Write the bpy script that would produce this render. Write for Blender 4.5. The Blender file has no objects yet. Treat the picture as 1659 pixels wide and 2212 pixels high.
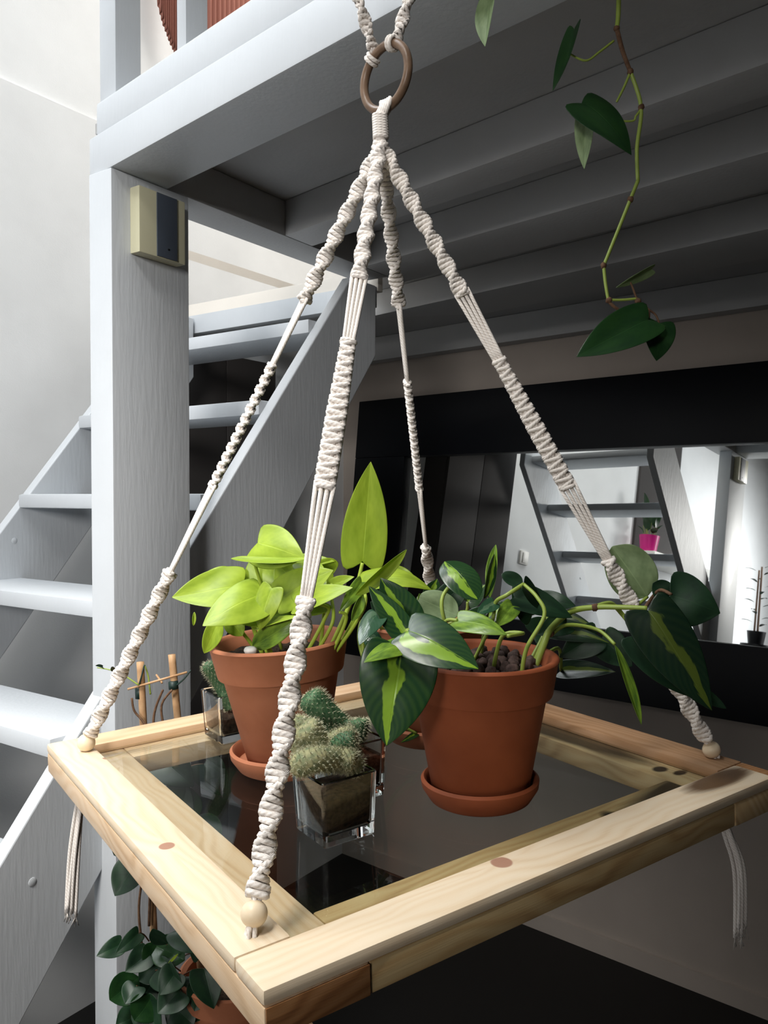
import bpy, bmesh, math, random
from mathutils import Vector, Matrix, noise
random.seed(7)
R = math.radians
# ------------------------------------------------------------------ camera, world, lights
E = 1.711                      # eye height above the floor
FPX, CX, CY = 1760.0, 829.5, 1106.0
PIT = math.atan(36 / FPX)
FW = Vector((0, math.cos(PIT), -math.sin(PIT)))
DN = Vector((0, -math.sin(PIT), -math.cos(PIT)))
EYE = Vector((0, 0, E))
scene = bpy.context.scene
cam_data = bpy.data.cameras.new('camera')
cam = bpy.data.objects.new('camera', cam_data)
scene.collection.objects.link(cam)
cam.location = EYE
cam.rotation_euler = (math.pi / 2 - PIT, 0, 0)
cam_data.sensor_fit = 'VERTICAL'
cam_data.sensor_height = 36
cam_data.lens = FPX / 2212 * 36
cam_data.clip_start = 0.02
scene.camera = cam
scene.view_settings.view_transform = 'Standard'
scene.view_settings.look = 'None'
scene.view_settings.gamma = 1
scene.view_settings.use_curve_mapping = False
scene.view_settings.exposure = 0.0
world = bpy.data.worlds.new('world')
scene.world = world
world.use_nodes = True
world.node_tree.nodes['Background'].inputs[0].default_value = (0.75, 0.85, 1.0, 1)
world.node_tree.nodes['Background'].inputs[1].default_value = 0.03


def area(name, loc, target, sx, sy, power, color, spread=180):
    ld = bpy.data.lights.new(name, 'AREA')
    ld.shape = 'RECTANGLE'
    ld.size, ld.size_y = sx, sy
    ld.energy, ld.color = power, color
    ld.spread = R(spread)
    o = bpy.data.objects.new(name, ld)
    scene.collection.objects.link(o)
    o.location = loc
    o.rotation_euler = (Vector(target) - Vector(loc)).to_track_quat('-Z', 'Y').to_euler()
    return o


area('window_light', (-0.90, -0.10, E + 1.90), (-0.62, 1.0, E - 0.30), 0.6, 0.6, 8, (1.0, 0.97, 0.92), 52)
area('skylight', (-1.25, 1.2, E + 2.35), (-0.50, 1.5, E + 0.3), 1.3, 1.3, 40, (0.93, 0.97, 1.0), 150)
area('left_wall_fill', (-1.5, -0.7, E + 0.35), (-2.9, 1.0, E - 0.1), 1.0, 1.2, 20, (0.97, 0.98, 1.0), 90)  # added fill lamp, unseen, evening out the light on the left wall
area('stringer_fill', (-1.3, -2.1, E + 0.75), (-0.50, 2.2, E + 0.1), 0.7, 0.7, 6.5, (1.0, 0.97, 0.94), 46)  # added fill lamp behind the camera for the stringer and under-stair wall
area('upstairs_fill', (0.0, 3.0, E + 2.5), (-0.2, 3.0, E), 1.2, 1.2, 26, (1.0, 0.96, 0.9), 170)  # unseen lamp added to brighten the walls above the landing

# ------------------------------------------------------------------ helpers
COL = scene.collection


def ray(px, py):
    return Vector((1, 0, 0)) * ((px - CX) / FPX) + DN * ((py - CY) / FPX) + FW


def at(px, py, depth):
    d = ray(px, py)
    return EYE + d * (depth / d.y)


def on_plane(px, py, P, n):
    d = ray(px, py)
    return EYE + d * ((P - EYE).dot(n) / d.dot(n))


def at_z(px, py, z):
    return on_plane(px, py, Vector((0, 0, z)), Vector((0, 0, 1)))


def proj(P):
    v = P - EYE
    z = v.dot(FW)
    return CX + FPX * v.x / z, CY + FPX * v.dot(DN) / z


def thing(name, loc, label, cat, group=None):
    o = bpy.data.objects.new(name, None)
    COL.objects.link(o)
    o.location = loc
    o.empty_display_size = 0.05
    o['label'] = label
    o['category'] = cat
    if group:
        o['group'] = group
    return o


def tag(o, label, cat, group=None):
    o['label'] = label
    o['category'] = cat
    if group:
        o['group'] = group
    return o


def world_loc(o):
    v = Vector(o.location)
    while o.parent:
        o = o.parent
        v += Vector(o.location)
    return v


class MB:
    """collects world-space geometry for ONE mesh object"""
    def __init__(s):
        s.v, s.f, s.uv = [], [], []

    def add(s, vs, fs, uvs=None):
        o = len(s.v)
        s.v += [Vector(p) for p in vs]
        s.f += [[i + o for i in f] for f in fs]
        s.uv += [tuple(u) for u in uvs] if uvs else [(0.0, 0.0)] * len(vs)
        return s

    def build(s, name, m, parent=None, smooth=True, label=None, origin=None, kind=None, flat_angle=None):
        base = world_loc(parent) if parent else (Vector(origin) if origin is not None else None)
        if base is None:
            n = len(s.v)
            c = sum(s.v, Vector()) / n
            base = Vector((c.x, c.y, min(p.z for p in s.v)))
        me = bpy.data.meshes.new(name)
        me.from_pydata([p - base for p in s.v], [], s.f)
        uvl = me.uv_layers.new(name='UVMap')
        flat = []
        for l in me.loops:
            flat.extend(s.uv[l.vertex_index])
        uvl.data.foreach_set('uv', flat)
        if m:
            me.materials.append(m)
        if smooth:
            me.polygons.foreach_set('use_smooth', [True] * len(me.polygons))
            if flat_angle:
                me.set_sharp_from_angle(angle=R(flat_angle))
        o = bpy.data.objects.new(name, me)
        COL.objects.link(o)
        if parent:
            o.parent = parent
        else:
            o.location = base
        if label:
            o['label'] = label
        if kind:
            o['kind'] = kind
        return o


def tube(mb, pts, rad, seg=8, closed=False, cap=True, vscale=1.0, xs=None):
    pts = [Vector(p) for p in pts]
    n = len(pts)
    rr = rad if isinstance(rad, (list, tuple)) else [rad] * n
    vs, fs, uv = [], [], []
    ref = None
    dist = 0
    for i, p in enumerate(pts):
        a = pts[(i - 1) % n] if (closed or i > 0) else p
        b = pts[(i + 1) % n] if (closed or i < n - 1) else p
        t = (b - a)
        if t.length < 1e-9:
            t = Vector((0, 0, 1))
        t.normalize()
        if ref is None:
            ref = Vector((0, 0, 1)) if abs(t.z) < 0.9 else Vector((1, 0, 0))
        x = (ref - t * ref.dot(t))
        if x.length < 1e-6:
            x = t.orthogonal()
        x.normalize()
        y = t.cross(x)
        ref = x
        if i:
            dist += (p - pts[i - 1]).length
        for k in range(seg):
            a_ = 2 * math.pi * k / seg
            vs.append(p + (x * math.cos(a_) + y * math.sin(a_)) * rr[i])
            uv.append((k / seg, dist * vscale))
    m = n if closed else n - 1
    for i in range(m):
        j = (i + 1) % n
        for k in range(seg):
            k2 = (k + 1) % seg
            fs.append([i * seg + k, i * seg + k2, j * seg + k2, j * seg + k])
    if cap and not closed:
        fs.append(list(range(seg))[::-1])
        fs.append([(n - 1) * seg + k for k in range(seg)])
    mb.add(vs, fs, uv)


def smooth_pts(pts, sub=6):
    pts = [Vector(p) for p in pts]
    out = []
    for i in range(len(pts) - 1):
        p0 = pts[max(i - 1, 0)]
        p1, p2 = pts[i], pts[i + 1]
        p3 = pts[min(i + 2, len(pts) - 1)]
        for k in range(sub):
            t = k / sub
            out.append(0.5 * ((2 * p1) + (p2 - p0) * t + (2 * p0 - 5 * p1 + 4 * p2 - p3) * t * t + (3 * p1 - p0 - 3 * p2 + p3) * t ** 3))
    out.append(pts[-1])
    return out


def box_pts(mb, c, bevel=0.0, uvax=None):
    """c: 8 corner points: bottom 4 (ccw) then top 4. bevelled box. uvax: (origin, ulen, ucross, uup)"""
    bm = bmesh.new()
    vs = [bm.verts.new(p) for p in c]
    for f in ((3, 2, 1, 0), (4, 5, 6, 7), (0, 1, 5, 4), (1, 2, 6, 5), (2, 3, 7, 6), (3, 0, 4, 7)):
        bm.faces.new([vs[i] for i in f])
    if bevel:
        bmesh.ops.bevel(bm, geom=list(bm.edges), offset=bevel, segments=2, profile=0.6, affect='EDGES')
    bmesh.ops.recalc_face_normals(bm, faces=bm.faces)
    bm.verts.index_update()
    P = [v.co.copy() for v in bm.verts]
    F = [[v.index for v in f.verts] for f in bm.faces]
    bm.free()
    if uvax:
        o, a, b, h = uvax
        uv = [((p - o).dot(a), (p - o).dot(b) + 0.7 * (p - o).dot(h)) for p in P]
    else:
        uv = None
    mb.add(P, F, uv)
    return mb


def prism(mb, poly, z0, z1):
    n = len(poly)
    vs = [Vector((p[0], p[1], z0)) for p in poly] + [Vector((p[0], p[1], z1)) for p in poly]
    fs = [list(range(n))[::-1], [n + i for i in range(n)]]
    for i in range(n):
        j = (i + 1) % n
        fs.append([i, j, n + j, n + i])
    mb.add(vs, fs)
    return mb


def slab(mb, poly, nvec):
    """extrude 3D polygon by vector"""
    poly = [Vector(p) for p in poly]
    n = len(poly)
    vs = poly + [p + nvec for p in poly]
    fs = [list(range(n))[::-1], [n + i for i in range(n)]]
    for i in range(n):
        j = (i + 1) % n
        fs.append([i, j, n + j, n + i])
    mb.add(vs, fs)
    return mb


def lathe(mb, c, prof, ax=Vector((0, 0, 1)), seg=48, cap0=True):
    ax = ax.normalized()
    x = Vector((1, 0, 0))
    x = (x - ax * x.dot(ax)).normalized()
    y = ax.cross(x)
    vs, fs, uv = [], [], []
    for i, (r, h) in enumerate(prof):
        for k in range(seg):
            a = 2 * math.pi * k / seg
            vs.append(c + ax * h + (x * math.cos(a) + y * math.sin(a)) * r)
            uv.append((k / seg, h))
    for i in range(len(prof) - 1):
        for k in range(seg):
            k2 = (k + 1) % seg
            fs.append([i * seg + k, i * seg + k2, (i + 1) * seg + k2, (i + 1) * seg + k])
    if cap0:
        fs.append(list(range(seg))[::-1])
        fs.append([(len(prof) - 1) * seg + k for k in range(seg)])
    mb.add(vs, fs, uv)
    return mb


def ball(mb, c, r, seg=12, rings=8, sq=(1, 1, 1), bump=0.0, rnd=0):
    vs, fs = [], []
    off = Vector((rnd * 3.1, rnd * 1.7, rnd))
    for i in range(rings + 1):
        th = math.pi * i / rings
        for k in range(seg):
            a = 2 * math.pi * k / seg
            d = Vector((math.sin(th) * math.cos(a), math.sin(th) * math.sin(a), math.cos(th)))
            rr = r * (1 + bump * noise.noise(d * 1.6 + off)) if bump else r
            vs.append(c + Vector((d.x * sq[0], d.y * sq[1], d.z * sq[2])) * rr)
    for i in range(rings):
        for k in range(seg):
            k2 = (k + 1) % seg
            fs.append([i * seg + k, (i + 1) * seg + k, (i + 1) * seg + k2, i * seg + k2])
    mb.add(vs, fs)
    return mb


# ------------------------------------------------------------------ materials
def mat(name, base=(0.5, 0.5, 0.5), rough=0.5, spec=0.5, metal=0.0, **kw):
    m = bpy.data.materials.new(name)
    m.use_nodes = True
    b = m.node_tree.nodes['Principled BSDF']
    b.inputs['Base Color'].default_value = (*base, 1)
    b.inputs['Roughness'].default_value = rough
    b.inputs['Specular IOR Level'].default_value = spec
    b.inputs['Metallic'].default_value = metal
    for k, v in kw.items():
        b.inputs[k.replace('_', ' ')].default_value = v
    return m


class NG:
    def __init__(s, m):
        s.m = m
        s.t = m.node_tree
        s.b = s.t.nodes['Principled BSDF']

    def n(s, typ, **kw):
        nd = s.t.nodes.new(typ)
        for k, v in kw.items():
            if k.startswith('i_'):
                key = k[2:].replace('_', ' ')
                nd.inputs[key].default_value = v
            else:
                setattr(nd, k, v)
        return nd

    def l(s, a, b):
        s.t.links.new(a, b)

    def math(s, op, a, b=None, c=None, clamp=False):
        nd = s.t.nodes.new('ShaderNodeMath')
        nd.operation = op
        nd.use_clamp = clamp
        for i, q in enumerate((a, b, c)):
            if q is None:
                continue
            if isinstance(q, (int, float)):
                nd.inputs[i].default_value = q
            else:
                s.l(q, nd.inputs[i])
        return nd.outputs[0]

    def ramp(s, fac, stops, interp='LINEAR'):
        r = s.t.nodes.new('ShaderNodeValToRGB')
        r.color_ramp.interpolation = interp
        e = r.color_ramp.elements
        while len(e) < len(stops):
            e.new(0.5)
        for q, (p, c) in zip(e, stops):
            q.position = p
            q.color = (*c, 1) if len(c) == 3 else c
        s.l(fac, r.inputs[0])
        return r.outputs[0]

    def mix(s, f, a, b, typ='MIX'):
        nd = s.t.nodes.new('ShaderNodeMix')
        nd.data_type = 'RGBA'
        nd.blend_type = typ
        for sock, q in ((nd.inputs[0], f), (nd.inputs[6], a), (nd.inputs[7], b)):
            if isinstance(q, (int, float)):
                sock.default_value = q
            elif isinstance(q, tuple):
                sock.default_value = (*q, 1)
            else:
                s.l(q, sock)
        return nd.outputs[2]

    def bump(s, h, strength=0.3, dist=0.001):
        b = s.n('ShaderNodeBump', i_Strength=strength, i_Distance=dist)
        s.l(h, b.inputs['Height'])
        s.l(b.outputs[0], s.b.inputs['Normal'])


def paint(name, col, rough=0.45, scale=14, relief=0.35, streak=(1, 1, 0.12)):
    m = mat(name, col, rough, 0.4)
    g = NG(m)
    tc = g.n('ShaderNodeTexCoord')
    mp = g.n('ShaderNodeMapping')
    mp.inputs['Scale'].default_value = streak
    g.l(tc.outputs['Object'], mp.inputs[0])
    n1 = g.n('ShaderNodeTexNoise', i_Scale=scale * 8, i_Detail=4.0)
    g.l(mp.outputs[0], n1.inputs[0])
    n2 = g.n('ShaderNodeTexNoise', i_Scale=5.0, i_Detail=3.0)
    g.l(tc.outputs['Object'], n2.inputs[0])
    c = g.ramp(n2.outputs[0], [(0.3, tuple(x * 0.93 for x in col)), (0.7, col)])
    g.l(c, g.b.inputs['Base Color'])
    vo = g.n('ShaderNodeTexVoronoi', i_Scale=38.0)
    g.l(tc.outputs['Object'], vo.inputs[0])
    spot = g.math('LESS_THAN', vo.outputs['Distance'], 0.06)
    h = g.math('ADD', n1.outputs[0], g.math('MULTIPLY', spot, 0.8))
    g.bump(h, relief * 1.6, 0.0012)
    return m


M = {}
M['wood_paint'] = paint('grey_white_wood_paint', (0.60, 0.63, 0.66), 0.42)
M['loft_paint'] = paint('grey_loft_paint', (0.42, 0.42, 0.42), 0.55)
M['wall'] = paint('white_wall_paint', (0.86, 0.87, 0.87), 0.7, 30, 0.15, (1, 1, 1))
M['dim_wall'] = paint('warm_grey_wall_paint', (0.40, 0.345, 0.30), 0.75, 30, 0.15, (1, 1, 1))
M['dark_room'] = paint('deep_grey_wall_paint', (0.06, 0.055, 0.05), 0.8, 30, 0.1, (1, 1, 1))
M['cream'] = paint('cream_paint', (0.80, 0.75, 0.68), 0.6, 30, 0.1, (1, 1, 1))
M['floor'] = paint('dark_floor_paint', (0.004, 0.0035, 0.003), 0.6, 20, 0.1, (1, 1, 1))
M['black_frame'] = mat('black_lacquer_frame', (0.002, 0.0025, 0.004), 0.4, 0.2)
M['mirror'] = mat('silvered_glass', (0.86, 0.88, 0.87), 0.015, 0.5, 1.0)
M['box_cream'] = mat('aged_cream_plastic', (0.62, 0.60, 0.42), 0.4)
M['box_dark'] = mat('slate_grille_plastic', (0.06, 0.075, 0.10), 0.45)
M['curtain'] = mat('russet_cloth', (0.30, 0.13, 0.10), 0.9, 0.1)
M['magenta'] = mat('magenta_plastic', (0.55, 0.01, 0.20), 0.35)
M['dark_cloth'] = mat('charcoal_panel', (0.045, 0.04, 0.038), 0.8)
M['plastic_white'] = mat('white_plastic', (0.75, 0.74, 0.70), 0.4)


def wood(name, c0, c1, c2, knots=(), stain=(), ringscale=46.0):
    m = mat(name, c1, 0.5, 0.35)
    g = NG(m)
    tc = g.n('ShaderNodeTexCoord')
    sep = g.n('ShaderNodeSeparateXYZ')
    g.l(tc.outputs['UV'], sep.inputs[0])
    u, v = sep.outputs[0], sep.outputs[1]
    # warp the cross coordinate near knots and by slow noise
    cb = g.n('ShaderNodeCombineXYZ')
    g.l(g.math('MULTIPLY', u, 3.2), cb.inputs[0])
    g.l(g.math('MULTIPLY', v, 9.0), cb.inputs[1])
    nz = g.n('ShaderNodeTexNoise', i_Scale=1.6, i_Detail=2.0)
    g.l(cb.outputs[0], nz.inputs[0])
    vv = g.math('ADD', v, g.math('MULTIPLY', g.math('SUBTRACT', nz.outputs[0], 0.5), 0.075))
    kn = None
    for (ku, kv, kr) in knots:
        du = g.math('DIVIDE', g.math('SUBTRACT', u, ku), kr)
        dv = g.math('DIVIDE', g.math('SUBTRACT', v, kv), kr)
        d2 = g.math('ADD', g.math('MULTIPLY', du, du), g.math('MULTIPLY', dv, dv))
        d2w = g.math('ADD', g.math('MULTIPLY', g.math('MULTIPLY', du, du), 0.12), g.math('MULTIPLY', dv, dv))
        push = g.math('DIVIDE', kr * 1.5, g.math('ADD', d2w, 1.0))
        vv = g.math('ADD', vv, g.math('MULTIPLY', push, g.math('SIGN', dv)))
        k1 = g.math('SUBTRACT', 1.35, d2, clamp=True)
        k1 = g.math('MULTIPLY', k1, 2.5, clamp=True)
        kn = k1 if kn is None else g.math('MAXIMUM', kn, k1)
    ring = g.math('SINE', g.math('MULTIPLY', vv, ringscale * 2 * math.pi * 2.2))
    cb2 = g.n('ShaderNodeCombineXYZ')
    g.l(g.math('MULTIPLY', u, 18.0), cb2.inputs[0])
    g.l(g.math('MULTIPLY', v, 900.0), cb2.inputs[1])
    fine = g.n('ShaderNodeTexNoise', i_Scale=1.0, i_Detail=3.0)
    g.l(cb2.outputs[0], fine.inputs[0])
    f = g.math('ADD', g.math('MULTIPLY', ring, 0.17), g.math('ADD', g.math('MULTIPLY', nz.outputs[0], 0.7), g.math('MULTIPLY', g.math('SUBTRACT', fine.outputs[0], 0.5), 0.35)))
    col = g.ramp(f, [(0.1, c0), (0.45, c1), (0.8, c2)])
    if kn is not None:
        col = g.mix(kn, col, (0.40, 0.22, 0.15))
    for (su, sv, ru, rv, sc) in stain:
        du = g.math('DIVIDE', g.math('SUBTRACT', u, su), ru)
        dv = g.math('DIVIDE', g.math('SUBTRACT', v, sv), rv)
        d2 = g.math('ADD', g.math('MULTIPLY', du, du), g.math('MULTIPLY', dv, dv))
        e = g.math('MULTIPLY', g.math('SUBTRACT', g.math('ADD', 1.0, g.math('MULTIPLY', fine.outputs[0], 0.6)), d2, clamp=True), 1.3, clamp=True)
        col = g.mix(e, col, sc)
    g.l(col, g.b.inputs['Base Color'])
    g.bump(g.math('ADD', g.math('MULTIPLY', ring, 0.3), fine.outputs[0]), 0.25, 0.0004)
    return m


PINE = ((0.78, 0.65, 0.48), (0.75, 0.60, 0.42), (0.64, 0.46, 0.28))
M['pine_left'] = wood('pine_front_left', *PINE, knots=[(0.235, 0.022, 0.0065), (0.50, 0.0445, 0.004)])
M['pine_right'] = wood('pine_front_right', *PINE, knots=[(0.235, 0.034, 0.0085)], stain=[(0.535, 0.030, 0.055, 0.016, (0.14, 0.08, 0.04))])
M['pine_back'] = wood('pine_back', (0.70, 0.50, 0.32), (0.66, 0.44, 0.27), (0.55, 0.33, 0.17), ringscale=20)
M['pine_far'] = wood('pine_far_right', (0.42, 0.25, 0.14), (0.36, 0.20, 0.10), (0.22, 0.11, 0.05), knots=[(0.47, 0.02, 0.004)])  # far board colours darkened to hold the dimness at the right
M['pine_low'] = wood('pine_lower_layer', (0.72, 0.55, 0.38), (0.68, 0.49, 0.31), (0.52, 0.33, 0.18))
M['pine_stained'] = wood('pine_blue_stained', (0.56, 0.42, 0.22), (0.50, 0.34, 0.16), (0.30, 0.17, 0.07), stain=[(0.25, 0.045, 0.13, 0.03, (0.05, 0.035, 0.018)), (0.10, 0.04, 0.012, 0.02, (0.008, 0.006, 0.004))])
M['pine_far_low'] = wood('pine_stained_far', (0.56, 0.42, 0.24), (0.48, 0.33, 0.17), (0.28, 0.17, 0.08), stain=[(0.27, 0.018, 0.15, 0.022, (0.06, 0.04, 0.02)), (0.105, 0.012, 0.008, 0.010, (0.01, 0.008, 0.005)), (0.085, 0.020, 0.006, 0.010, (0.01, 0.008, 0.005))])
M['end_grain'] = wood('pine_end_grain', (0.35, 0.18, 0.08), (0.28, 0.13, 0.05), (0.13, 0.05, 0.02), ringscale=90)


def speckle(name, c0, c1, scale, rough=0.85, bump=0.5, dist=0.001, spec=0.3):
    m = mat(name, c0, rough, spec)
    g = NG(m)
    tc = g.n('ShaderNodeTexCoord')
    n1 = g.n('ShaderNodeTexNoise', i_Scale=scale, i_Detail=6.0)
    g.l(tc.outputs['Object'], n1.inputs[0])
    g.l(g.ramp(n1.outputs[0], [(0.35, c0), (0.65, c1)]), g.b.inputs['Base Color'])
    g.bump(n1.outputs[0], bump, dist)
    return m


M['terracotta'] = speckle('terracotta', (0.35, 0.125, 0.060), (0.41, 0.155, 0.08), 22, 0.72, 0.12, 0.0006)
M['soil'] = speckle('potting_soil', (0.012, 0.008, 0.005), (0.06, 0.035, 0.02), 260, 0.95, 1.0, 0.002)
M['clay'] = speckle('fired_clay_pebble', (0.045, 0.03, 0.026), (0.11, 0.07, 0.06), 180, 0.9, 0.8, 0.0008)
M['bark'] = speckle('brown_vine_stem', (0.09, 0.045, 0.025), (0.16, 0.09, 0.05), 200, 0.8)
M['bamboo'] = speckle('bamboo_cane', (0.42, 0.24, 0.12), (0.52, 0.33, 0.18), 60, 0.5)
M['ring_wood'] = speckle('walnut_ring', (0.13, 0.08, 0.05), (0.20, 0.13, 0.085), 60, 0.35, 0.1)
M['bead_wood'] = speckle('pale_bead_wood', (0.76, 0.62, 0.43), (0.80, 0.67, 0.49), 40, 0.35, 0.08)
M['tie'] = mat('dark_green_tie', (0.01, 0.03, 0.025), 0.5)
M['stem_green'] = mat('green_stem', (0.27, 0.36, 0.06), 0.45)
M['stem_lime'] = mat('lime_stem', (0.42, 0.56, 0.06), 0.45)
M['spine'] = mat('cactus_spine', (0.46, 0.45, 0.30), 0.7)
M['cactus_dark'] = speckle('cactus_skin_green', (0.035, 0.10, 0.045), (0.09, 0.17, 0.08), 150, 0.6)
M['cactus_pale'] = speckle('cactus_skin_woolly', (0.14, 0.17, 0.09), (0.34, 0.32, 0.17), 150, 0.8)
# cotton with a twisted-ply relief (UV: u round the cord, v along it)
m = mat('cotton_cord', (0.80, 0.74, 0.68), 0.85, 0.2)
g = NG(m)
tc = g.n('ShaderNodeTexCoord')
sep = g.n('ShaderNodeSeparateXYZ')
g.l(tc.outputs['UV'], sep.inputs[0])
tw = g.math('SINE', g.math('ADD', g.math('MULTIPLY', sep.outputs[0], 2 * math.pi * 3), g.math('MULTIPLY', sep.outputs[1], 1500.0)))
nz = g.n('ShaderNodeTexNoise', i_Scale=900.0, i_Detail=2.0)
g.l(tc.outputs['Object'], nz.inputs[0])
g.l(g.ramp(g.math('ADD', g.math('MULTIPLY', tw, 0.25), nz.outputs[0]), [(0.1, (0.72, 0.65, 0.59)), (0.6, (0.90, 0.85, 0.80))]), g.b.inputs['Base Color'])
g.bump(g.math('ADD', g.math('MULTIPLY', tw, 0.5), nz.outputs[0]), 0.6, 0.0004)
M['cotton'] = m


def clear_pane(name, tint=(0.93, 0.97, 0.95)):
    m = bpy.data.materials.new(name)
    m.use_nodes = True
    t = m.node_tree
    t.nodes.clear()
    out = t.nodes.new('ShaderNodeOutputMaterial')
    mx = t.nodes.new('ShaderNodeMixShader')
    tr = t.nodes.new('ShaderNodeBsdfTransparent')
    gl = t.nodes.new('ShaderNodeBsdfGlossy')
    lw_ = t.nodes.new('ShaderNodeLayerWeight')
    lw_.inputs[0].default_value = 0.5
    p5 = t.nodes.new('ShaderNodeMath')
    p5.operation = 'POWER'
    p5.inputs[1].default_value = 5.0
    fr = t.nodes.new('ShaderNodeMath')
    fr.operation = 'MULTIPLY_ADD'
    fr.inputs[1].default_value = 0.6
    fr.inputs[2].default_value = 0.03
    t.links.new(lw_.outputs['Facing'], p5.inputs[0])
    t.links.new(p5.outputs[0], fr.inputs[0])
    tr.inputs[0].default_value = (*tint, 1)
    gl.inputs['Roughness'].default_value = 0.01
    t.links.new(fr.outputs[0], mx.inputs[0])
    t.links.new(tr.outputs[0], mx.inputs[1])
    t.links.new(gl.outputs[0], mx.inputs[2])
    t.links.new(mx.outputs[0], out.inputs[0])
    return m


M['pane'] = clear_pane('tray_glass', (0.94, 0.955, 0.94))
M['jar_glass'] = mat('thick_clear_glass', (0.96, 0.99, 0.98), 0.0, 0.5, 0.0, Transmission_Weight=1.0, IOR=1.45)


def leaf_mat(name, dark, light, mode, rough=0.3, trans=0.35, coat=0.0):
    """mode: 'plain' two-tone lime; 'brasil' dark leaf with a lime stripe along the midrib"""
    m = mat(name, dark, rough, 0.5)
    g = NG(m)
    tc = g.n('ShaderNodeTexCoord')
    sep = g.n('ShaderNodeSeparateXYZ')
    g.l(tc.outputs['UV'], sep.inputs[0])
    u, v = sep.outputs[0], sep.outputs[1]      # u -1..1 across, v 0..1 along
    oi = g.n('ShaderNodeObjectInfo')
    cb = g.n('ShaderNodeCombineXYZ')
    g.l(g.math('MULTIPLY', u, 1.6), cb.inputs[0])
    g.l(g.math('MULTIPLY', v, 2.6), cb.inputs[1])
    g.l(g.math('MULTIPLY', oi.outputs['Random'], 40.0), cb.inputs[2])
    nz = g.n('ShaderNodeTexNoise', i_Scale=1.4, i_Detail=3.0)
    g.l(cb.outputs[0], nz.inputs[0])
    au = g.math('ABSOLUTE', u)
    # veins running from the midrib to the edge
    vein = g.math('SINE', g.math('MULTIPLY', g.math('SUBTRACT', v, g.math('MULTIPLY', au, 0.38)), 62.0))
    mid = g.math('SUBTRACT', 1.0, g.math('MULTIPLY', au, 26.0), clamp=True)
    if mode == 'brasil':
        lopside = g.math('MULTIPLY', g.math('SUBTRACT', oi.outputs['Random'], 0.5), 0.7)
        d = g.math('ABSOLUTE', g.math('SUBTRACT', u, lopside))
        w = g.math('MULTIPLY', g.math('SUBTRACT', nz.outputs[0], 0.22), 0.95)
        f = g.math('MULTIPLY', g.math('SUBTRACT', w, d), 14.0, clamp=True)
        col = g.mix(f, dark, light)
    else:
        f = g.math('MULTIPLY', nz.outputs[0], 1.0)
        col = g.ramp(f, [(0.25, dark), (0.75, light)])
    col = g.mix(g.math('MULTIPLY', g.math('ADD', g.math('MULTIPLY', vein, 0.5), 0.5), 0.035), col, tuple(min(1, x * 1.6 + 0.02) for x in light))
    col = g.mix(g.math('MULTIPLY', mid, 0.55), col, tuple(min(1, x * 1.25) for x in light))
    g.l(col, g.b.inputs['Base Color'])
    g.bump(g.math('ADD', g.math('MULTIPLY', vein, 0.03), g.math('ADD', g.math('MULTIPLY', mid, -1.2), nz.outputs[0])), 0.16, 0.0012)
    # leaf blades let light through
    tl = g.n('ShaderNodeBsdfTranslucent')
    g.l(col, tl.inputs[0])
    mx = g.n('ShaderNodeMixShader')
    mx.inputs[0].default_value = trans
    out = g.t.nodes['Material Output']
    g.l(g.b.outputs[0], mx.inputs[1])
    g.l(tl.outputs[0], mx.inputs[2])
    g.l(mx.outputs[0], out.inputs[0])
    return m


M['lime'] = leaf_mat('lime_leaf', (0.28, 0.42, 0.025), (0.47, 0.62, 0.06), 'plain', 0.38, 0.30)
M['brasil'] = leaf_mat('striped_leaf', (0.010, 0.045, 0.014), (0.22, 0.38, 0.03), 'brasil', 0.28, 0.12)
M['brasil_shaded'] = leaf_mat('shaded_striped_leaf', (0.004, 0.020, 0.009), (0.075, 0.11, 0.014), 'brasil', 0.35, 0.12)  # striped leaf copy with the trailing side's shade put into its colours
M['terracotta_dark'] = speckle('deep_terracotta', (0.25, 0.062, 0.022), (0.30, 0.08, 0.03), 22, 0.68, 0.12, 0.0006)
M['brasil_lime'] = leaf_mat('lime_striped_leaf', (0.05, 0.13, 0.02), (0.30, 0.48, 0.05), 'plain', 0.28, 0.25)
M['pale_leaf'] = leaf_mat('pale_leaf_underside', (0.16, 0.24, 0.10), (0.30, 0.40, 0.20), 'plain', 0.5, 0.25)
M['dark_leaf'] = leaf_mat('dark_green_leaf', (0.006, 0.026, 0.012), (0.014, 0.05, 0.018), 'plain', 0.45, 0.15)  # near-black green, carrying the shade on trailing and climber leaves
M['vine_leaf'] = leaf_mat('hanging_vine_leaf', (0.010, 0.042, 0.014), (0.022, 0.075, 0.018), 'plain', 0.3, 0.25)
M['silver_leaf'] = leaf_mat('silver_green_leaf', (0.03, 0.09, 0.045), (0.10, 0.18, 0.10), 'brasil', 0.18, 0.10)

# ------------------------------------------------------------------ the stair, loft and room frame
HB = E + 0.62                                         # underside of the loft beams
az = R(34.3)
e2 = Vector((math.sin(az), math.cos(az), 0))          # the way the stair climbs
e1 = Vector((-math.cos(az), math.sin(az), 0))         # along the treads, towards the white wall
UPV = Vector((0, 0, 1))
P = at_z(760, 598, E + 0.60)                          # top of the near stringer's upper edge
colA = at_z(240, 360, HB)                             # near corner of the post
W_ST = 0.785


def SP(s, t, z):
    """stair frame: s along the climb from P, t towards the white wall, z above the eye"""
    return Vector((P.x, P.y, 0)) + e2 * s + e1 * t + Vector((0, 0, E + z))


def struct(name, mb, m, smooth=False, **kw):
    return mb.build(name, m, smooth=smooth, kind='structure', **kw)


# wall carrying the mirror
dw = Vector((-1230 - CX, FPX, 0)).normalized()
nw = Vector((dw.y, -dw.x, 0))                         # away from the camera
if nw.y < 0:
    nw = -nw
PW = at(790, 790, 3.78)
PW.z = 0


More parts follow.
